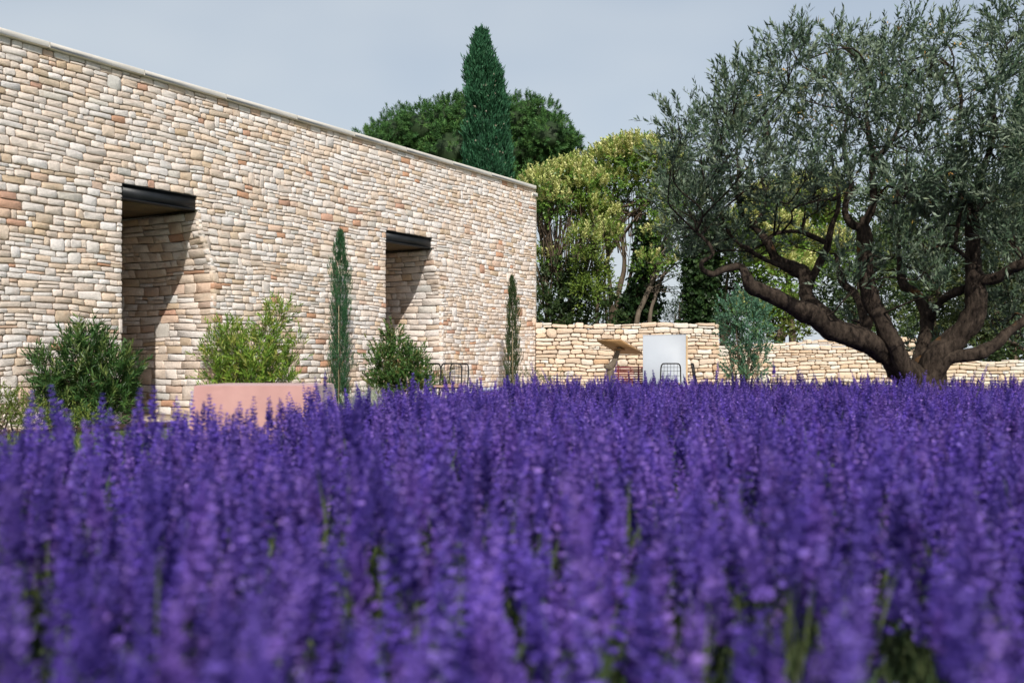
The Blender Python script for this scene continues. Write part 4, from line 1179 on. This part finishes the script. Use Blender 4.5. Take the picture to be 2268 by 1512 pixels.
# tree-branch lectern
lec = empty('branch_lectern', (0, 0, 0)); tag(lec, 'rustic lectern with a tilted wooden board on a forked branch post', 'lectern')
A = np.array([1.46, 17.1, 1.28]); Bq = np.array([1.83, 16.8, 1.28]); Cq = np.array([2.26, 17.30, 1.065]); Dq = np.array([1.89, 17.60, 1.065])
nb = norm(np.cross(Bq - A, Dq - A)); nb = nb if nb[2] > 0 else -nb
V = np.vstack([[A, Bq, Cq, Dq], np.array([A, Bq, Cq, Dq]) + nb * .034])
lb = mesh_np('board', V, np.array([[3, 2, 1, 0], [4, 5, 6, 7], [0, 1, 5, 4], [1, 2, 6, 5], [2, 3, 7, 6], [3, 0, 4, 7]]), M['oak'], lec)
pl = [(1360, 925, 10), (1357, 880, 9.5), (1354, 850, 9), (1352, 832, 9), (1351, 815, 8.5), (1360, 803, 7.5), (1366, 786, 5.5), (1372, 768, 5)]
sp = spline(np.array([np.r_[P(a_, b_, 17.2), c_ * 17.2 / F] for a_, b_, c_ in pl]), 4)
m_ = MB(); m_.tube(sp[:, :3], sp[:, 3], 10, rough=.22, rfreq=9)
st = P(1351, 818, 17.18); m_.tube([st, P(1345, 813, 17.12), P(1341, 811, 17.1)], [.05, .042, .034], 8, rough=.2, rfreq=9)
m_.build('post', M['bark_pale'], lec, smooth=True)
m_ = MB(); c_ = (A + Bq + Cq + Dq) / 4 - nb * .03; m_.box(c_, (.14, .14, .03), rz=-.68, bevel=.004); m_.build('mounting_block', M['oak'], lb)

# white board standing by the wall
pc = P(1471, HZ, 23.4)
brd = empty('white_board', (pc[0], 23.4, 0), math.radians(-26)); tag(brd, 'tall white painted board with raw timber edge standing before the garden wall', 'board')
m_ = MB(); m_.box((0, 0, .80), (1.04, .03, 1.53), bevel=.004); m_.build('panel', M['white'], brd)
for sx in (-1, 1):
    m_ = MB(); m_.box((sx * .49, .097, .775), (.06, .16, 1.55), bevel=.003); m_.build('upright', M['pine_wood'], brd)
    m_ = MB(); m_.box((sx * .49, .30, .031), (.055, .25, .06), bevel=.003); m_.build('foot', M['pine_wood'], brd)
m_ = MB(); m_.box((0, .005, 1.573), (1.06, .05, .015), bevel=.003); m_.build('top_cap', M['white'], brd)

# burgundy slatted bench
pc = P(1418, HZ, 24.2)
bn = empty('slatted_bench', (pc[0] + .0, 24.25, 0)); tag(bn, 'burgundy slatted garden bench half hidden behind the white board', 'bench')
for i in range(7):
    m_ = MB(); m_.box((0, .20 + .012 * i, .47 + .056 * i), (1.15, .018, .036), bevel=.004); m_.build('back_slat', M['burgundy'], bn)
for i in range(7):
    m_ = MB(); m_.box((0, .15 - .062 * i, .42), (1.15, .048, .018), bevel=.004); m_.build('seat_slat', M['burgundy'], bn)
for sx in (-1, 0, 1):
    m_ = MB(); m_.tube([(sx * .50, .20, .01), (sx * .50, .20, .43), (sx * .50, .292, .835)], .016, 6); m_.build('leg', M['burgundy'], bn)
    m_ = MB(); m_.tube([(sx * .50, -.26, .01), (sx * .50, -.26, .405), (sx * .50, .20, .405)], .016, 6); m_.build('leg', M['burgundy'], bn)

# peach coloured low block with pale top
pc = P(1092, HZ, 17.6)
pf_ = empty('low_table', (pc[0], 17.6, 0)); tag(pf_, 'low peach-coloured block with a pale white top near the far cypress', 'low table')
m_ = MB(); m_.box((0, 0, .20), (.44, .40, .40), rz=.2, bevel=.03); m_.build('body', M['peach'], pf_)
m_ = MB(); m_.box((0, 0, .435), (.50, .46, .065), rz=.2, bevel=.02); m_.build('table_top', M['white'], pf_)

# ------------------------------------------------------------------ LAVENDER
def spike_arrays(seed, whorls=8, tall=.13, rad=.015, full=1.0):
    """flower spike around +Z from z=0 to z=tall: whorls of small pointed florets"""
    r = np.random.default_rng(seed); Pb, Dd, Nn, L, W, col = [], [], [], [], [], []
    for k in range(whorls):
        t = k / (whorls - 1)
        zz = tall * (.02 + .93 * t ** .95); rk = rad * (1.05 - .62 * t ** 1.6) * full
        if k == 0: zz = -.008
        m = 8 if t < .7 else 6
        for j in range(m):
            a = 2 * math.pi * j / m + k * .7 + r.normal(0, .15)
            e = r.uniform(.35, 1.0)
            d = np.array([math.cos(a) * math.cos(e), math.sin(a) * math.cos(e), math.sin(e)])
            Pb.append([math.cos(a) * rk * .25, math.sin(a) * rk * .25, zz + r.normal(0, .002)]); Dd.append(d)
            nn = np.array([-math.sin(a), math.cos(a), 0]) * r.normal(0, .7) + np.array([-math.cos(a) * math.sin(e), -math.sin(a) * math.sin(e), math.cos(e)])
            Nn.append(nn); L.append(rk * r.uniform(1.0, 1.5)); W.append(rk * r.uniform(.75, 1.15))
            c = [(.130, .080, .40), (.172, .108, .48), (.090, .056, .30), (.23, .152, .55)][r.choice(4, p=[.36, .30, .20, .14])]
            col.append(c)
    return quad_leaves(np.array(Pb), norm(np.array(Dd)), norm(np.array(Nn)), np.array(L), np.array(W), np.array(col))


def stem_arrays(seed, H, leaves=7):
    r = np.random.default_rng(seed)
    Pb, Dd, Nn, L, W, col = [], [], [], [], [], []
    for a in (0, 2.1, 4.2):      # three long slivers make the stalk
        Pb.append([0, 0, 0]); Dd.append([0, 0, 1]); Nn.append([math.cos(a), math.sin(a), 0]); L.append(H + .01); W.append(.006); col.append((.10, .13, .055))
    for k in range(leaves):
        a = r.uniform(0, 6.28); e = r.uniform(.6, 1.25); zz = r.uniform(0, H * .55)
        d = np.array([math.cos(a) * math.cos(e), math.sin(a) * math.cos(e), math.sin(e)])
        Pb.append([0, 0, zz]); Dd.append(d); Nn.append(np.cross(d, [-math.sin(a), math.cos(a), 0])); L.append(r.uniform(.05, .10)); W.append(r.uniform(.005, .009))
        col.append([(.085, .125, .05), (.13, .16, .08), (.06, .095, .035)][r.integers(3)])
    return quad_leaves(np.array(Pb, float), norm(np.array(Dd, float)), norm(np.array(Nn, float)), np.array(L), np.array(W), np.array(col))


STEM_H = .30
variants = []
TINT = [(1, 1, 1), (.72, .72, .82), (1.25, 1.2, 1.08), (.95, .88, 1.06), (1.12, .96, .94), (.52, .54, .64), (1.03, 1.08, 1.0), (1.35, 1.25, 1.05)]
for i in range(8):
    Vs, Cs = stem_arrays(100 + i, STEM_H, leaves=10)
    Vp, Cp = spike_arrays(200 + i, whorls=11 + i % 3, tall=.115 + .022 * (i % 4), rad=.0130 + .0011 * (i % 3))
    Cp = Cp * np.array(TINT[i])
    Vp = Vp + np.array([0, 0, STEM_H])
    V = np.vstack([Vs, Vp]); Cc = np.vstack([Cs, Cp])
    # gentle lean
    V[:, 0] += .03 * (V[:, 2] / .4) ** 2 * math.cos(i * 1.7); V[:, 1] += .03 * (V[:, 2] / .4) ** 2 * math.sin(i * 1.7)
    o = mesh_np('lavender_source', V, np.arange(len(V)).reshape(-1, 4), M['floret'], None, col=Cc)
    C.objects.unlink(o)
    variants.append(o)
for i in range(2):      # leafy understorey tuft
    B = np.zeros((16, 3)); B[:, :2] = rng.normal(0, .035, (16, 2))
    D = np.c_[rng.normal(0, .5, (16, 2)), np.ones(16)]
    V, Cc = shoots(B, D, rng.uniform(.2, .34, 16), 12, .065, .008, .6, [(.075, .115, .05), (.11, .145, .075), (.05, .085, .035)], [2, 1, 2])
    o = mesh_np('lavender_source', V, np.arange(len(V)).reshape(-1, 4), M['leaf_soft'], None, col=Cc)
    C.objects.unlink(o); variants.append(o)

pts, rots, scl, idx = [], [], [], []
r_ = random.Random(99)
sp_ = .36
for gy in range(int(-1.2 / sp_), int(13.0 / sp_)):
    for gx in range(int(-2.6 / sp_), int(9.8 / sp_)):
        cx = gx * sp_ + (gy % 2) * sp_ / 2 + r_.uniform(-.09, .09); cy = gy * sp_ + r_.uniform(-.09, .09)
        if cy < -1 or cy > 12.5 or abs(cx) > .62 * max(cy, 0) + 2.4: continue
        if cx < bed_left(min(max(cy, -2), 12.39)) + .14: continue
        if math.hypot(cx - 4.29, cy - 10.5) < .45: continue
        if math.hypot(cx, cy) < .40: continue
        hc = .652 + .07 * noise.noise(Vector((cx * .8, cy * .8, 2.0))) + r_.uniform(-.045, .04)
        if cx < bed_left(min(max(cy, -2), 12.39)) + .75 and 2.2 < cy < 7: hc += (.02 if cy < 3.3 else -.06)
        if cy > 6: hc -= .02
        ns = 33
        lean = noise.noise(Vector((cx * .5, cy * .5, 8.0))) * .12
        for k in range(ns):
            a = r_.uniform(0, 6.283); q = math.sqrt(r_.random())
            tl = .30 * q * r_.uniform(.7, 1.25)
            top_r = .25 * q
            s = r_.uniform(.82, 1.15)
            ht = hc * (1 - .13 * q * q) + r_.gauss(0, .050)
            if r_.random() < (.10 if cy > 6 else .04 if cx > -.9 else .012): ht += r_.uniform(.03, .13 if cy > 6 else .10)
            full_h = (STEM_H + .12) * s
            x = cx + top_r * math.cos(a) - math.sin(tl) * math.cos(a) * full_h; y = cy + top_r * math.sin(a) - math.sin(tl) * math.sin(a) * full_h
            if math.hypot(x, y) < .30: continue
            pts.append((x, y, max(.02, ht - full_h * math.cos(tl))))
            # tilt towards azimuth a
            e = (Vector((math.cos(a) * math.sin(tl) + lean * .9 + r_.gauss(0, .09), math.sin(a) * math.sin(tl) + r_.gauss(0, .09), math.cos(tl)))).to_track_quat('Z', 'Y').to_euler()
            rots.append((e.x, e.y, e.z)); scl.append(s); idx.append(r_.randrange(8))
        for k in range(9):
            a = r_.uniform(0, 6.283); q = .24 * math.sqrt(r_.random())
            pts.append((cx + q * math.cos(a), cy + q * math.sin(a), r_.uniform(.0, .16))); rots.append((r_.gauss(0, .15), r_.gauss(0, .15), r_.uniform(0, 6.28))); scl.append(r_.uniform(.8, 1.2)); idx.append(8 + r_.randrange(2))
me = bpy.data.meshes.new('lavender_bed'); me.from_pydata(pts, [], [])
a_ = me.attributes.new('rot', 'FLOAT_VECTOR', 'POINT'); a_.data.foreach_set('vector', np.array(rots, dtype=np.float32).ravel())
a_ = me.attributes.new('scl', 'FLOAT', 'POINT'); a_.data.foreach_set('value', np.array(scl, dtype=np.float32))
a_ = me.attributes.new('idx', 'INT', 'POINT'); a_.data.foreach_set('value', np.array(idx, dtype=np.int32))
bed = link(bpy.data.objects.new('lavender_bed', me))
tag(bed, 'dense bed of purple flowering lavender filling the foreground', 'lavender', kind='stuff')
me.materials.append(M['floret'])
g = bpy.data.node_groups.new('lavender_scatter', 'GeometryNodeTree')
g.interface.new_socket(name='Geometry', in_out='INPUT', socket_type='NodeSocketGeometry')
g.interface.new_socket(name='Geometry', in_out='OUTPUT', socket_type='NodeSocketGeometry')
gi = g.nodes.new('NodeGroupInput'); go = g.nodes.new('NodeGroupOutput')
m2p = g.nodes.new('GeometryNodeMeshToPoints')
iop = g.nodes.new('GeometryNodeInstanceOnPoints')
g2i = g.nodes.new('GeometryNodeGeometryToInstance')
for o in reversed(variants):
    oi = g.nodes.new('GeometryNodeObjectInfo'); oi.inputs['Object'].default_value = o
    g.links.new(oi.outputs['Geometry'], g2i.inputs['Geometry'])
def named(nm, typ):
    n_ = g.nodes.new('GeometryNodeInputNamedAttribute'); n_.data_type = typ; n_.inputs['Name'].default_value = nm
    return n_.outputs['Attribute']
e2r = g.nodes.new('FunctionNodeEulerToRotation')
g.links.new(named('rot', 'FLOAT_VECTOR'), e2r.inputs['Euler'])
g.links.new(gi.outputs[0], m2p.inputs['Mesh'])
g.links.new(m2p.outputs['Points'], iop.inputs['Points'])
g.links.new(g2i.outputs['Instances'], iop.inputs['Instance'])
iop.inputs['Pick Instance'].default_value = True
g.links.new(named('idx', 'INT'), iop.inputs['Instance Index'])
g.links.new(e2r.outputs['Rotation'], iop.inputs['Rotation'])
g.links.new(named('scl', 'FLOAT'), iop.inputs['Scale'])
g.links.new(iop.outputs['Instances'], go.inputs[0])
md = bed.modifiers.new('scatter', 'NODES'); md.node_group = g
print('lavender points', len(pts))

# single tall stems that stand clear of the bed
TALL = [(30, 955, 2.9), (62, 903, 3.1), (92, 905, 3.0), (110, 850, 3.1), (134, 888, 3.2), (152, 905, 3.0), (195, 930, 3.3), (228, 868, 3.3), (246, 905, 3.2), (310, 858, 3.5), (340, 852, 3.6), (300, 905, 3.4), (388, 890, 3.8), (412, 908, 3.9), (463, 872, 4.0), (474, 893, 3.9), (505, 915, 4.1), (531, 888, 4.2), (548, 905, 4.2),
        (563, 876, 4.4), (596, 878, 4.5), (617, 898, 4.6), (640, 895, 4.6), (656, 905, 4.5), (681, 858, 4.7), (700, 848, 4.8), (724, 900, 4.8), (765, 872, 5.2), (790, 885, 5.3), (805, 868, 5.6), (860, 848, 5.6), (880, 870, 5.9), (915, 826, 5.7), (950, 862, 6.2), (1010, 858, 7.0), (1052, 848, 7.6), (1090, 862, 7.8), (1117, 838, 7.6), (1145, 845, 8.0), (1195, 842, 8.6),
        (1260, 846, 9.2), (1305, 838, 9.0), (1352, 845, 9.8), (1430, 820, 9.0), (1462, 838, 9.6), (1495, 830, 9.6), (1536, 832, 10.0), (1600, 836, 10.0), (1648, 832, 10.4), (1700, 838, 10.6), (1752, 832, 10.3), (1790, 842, 10.8), (1850, 840, 10.9), (1912, 832, 10.8), (1940, 838, 11.0)]
tall_src = []
for i in range(4):
    sv = spike_arrays(300 + i, whorls=12, tall=.16 + .012 * i, rad=.019)
    me_s = mesh_np('flower_spike', sv[0], np.arange(len(sv[0])).reshape(-1, 4), M['floret'], None, col=sv[1]); C.objects.unlink(me_s)
    stv = stem_arrays(400 + i, 1.0, leaves=0)
    stv[0][:, :2] *= 1.0
    me_t = mesh_np('stem', stv[0], np.arange(len(stv[0])).reshape(-1, 4), M['floret'], None, col=stv[1]); C.objects.unlink(me_t)
    tall_src.append((me_s.data, me_t.data, .16 + .012 * i))
for i, (px, py, Y) in enumerate(TALL):
    tip = P(px, py, Y); sm, tm, tl_ = tall_src[i % 4]
    k = r_.uniform(.85, 1.12); lean = r_.gauss(0, .10)
    d = Vector((lean, r_.gauss(0, .05), 1)).normalized(); L = tip[2] / d.z
    base = Vector(tip.tolist()) - d * L
    rt = empty('lavender_stem', (base.x, base.y, 0)); rt.rotation_euler = d.to_track_quat('Z', 'Y').to_euler()
    where = 'the dark shrub and lawn edge' if px < 330 else 'the pink tablecloth' if 440 < px < 745 else 'the pale house wall' if px < 1180 else 'the tallest garden wall' if px < 1420 else 'the white board' if px < 1525 else 'the blue-green bush' if px < 1720 else 'the mid-height garden wall'
    tag(rt, 'tall lavender stem above the bed, standing out against ' + where, 'lavender', 'tall lavender stems against ' + where)
    a1 = link(bpy.data.objects.new('stem', tm), rt); a1.scale = (1, 1, L - tl_ * k + .01)
    a2 = link(bpy.data.objects.new('flower_spike', sm), rt); a2.location = (0, 0, L - tl_ * k); a2.scale = (k, k, k)

# ------------------------------------------------------------------ lawn grass and mulch pebbles (seen at the left of the bed)
n = 26000
Y = rng.uniform(2.6, 12.5, n); X = rng.uniform(-6.5, .6, n)
lim = np.array([bed_left(y) for y in np.clip(Y, -2, 12.3)])
wo = (X - O0[0]) * Nv[0] + (Y - O0[1]) * Nv[1]
k_ = (X < lim + .1) & (wo > bw + .03) & (X > -.60 * Y - .3)
X, Y = X[k_], Y[k_]; n = len(X)
Dg = norm(np.c_[rng.normal(0, .35, n), rng.normal(0, .35, n), np.ones(n)])
Ng = norm(np.cross(Dg, rng.normal(size=(n, 3))))
cg = np.array([(.085, .135, .035), (.12, .165, .045), (.17, .19, .07), (.06, .10, .028)])[rng.integers(0, 4, n)]
gv, gc = quad_leaves(np.c_[X, Y, np.zeros(n)], Dg, Ng, rng.uniform(.05, .13, n), .009, cg)
o = mesh_np('grass', gv, np.arange(len(gv)).reshape(-1, 4), M['leaf_soft'], None, col=gc); tag(o, 'short green lawn grass between lavender and house bed', 'grass', kind='stuff')

Vs, Qs, Cs, nn_ = [], [], [], 0
for i in range(2200):
    s = rng.uniform(S0 + .2, 8.5); o_ = rng.uniform(.15, bw - .04); p = WP(s, .014, o_); r = rng.uniform(.010, .030)
    V, Q = lumpy((0, 0, 0), (r, r * rng.uniform(.7, 1), r * .6), i * 1.3, .3, 1.2, 6, 3)
    Vs.append(V + p + [0, 0, r * .3]); Qs.append(Q + nn_); nn_ += len(V)
    Cs.append(np.tile(np.array([(.52, .40, .31), (.60, .49, .39), (.42, .28, .21), (.66, .58, .5)][rng.integers(4)]), (len(V), 1)))
o = mesh_np('mulch_pebbles', np.concatenate(Vs), np.concatenate(Qs), M['pebble'], None, col=np.concatenate(Cs)); tag(o, 'pinkish stone chippings in the bed along the house wall', 'pebbles', kind='stuff')
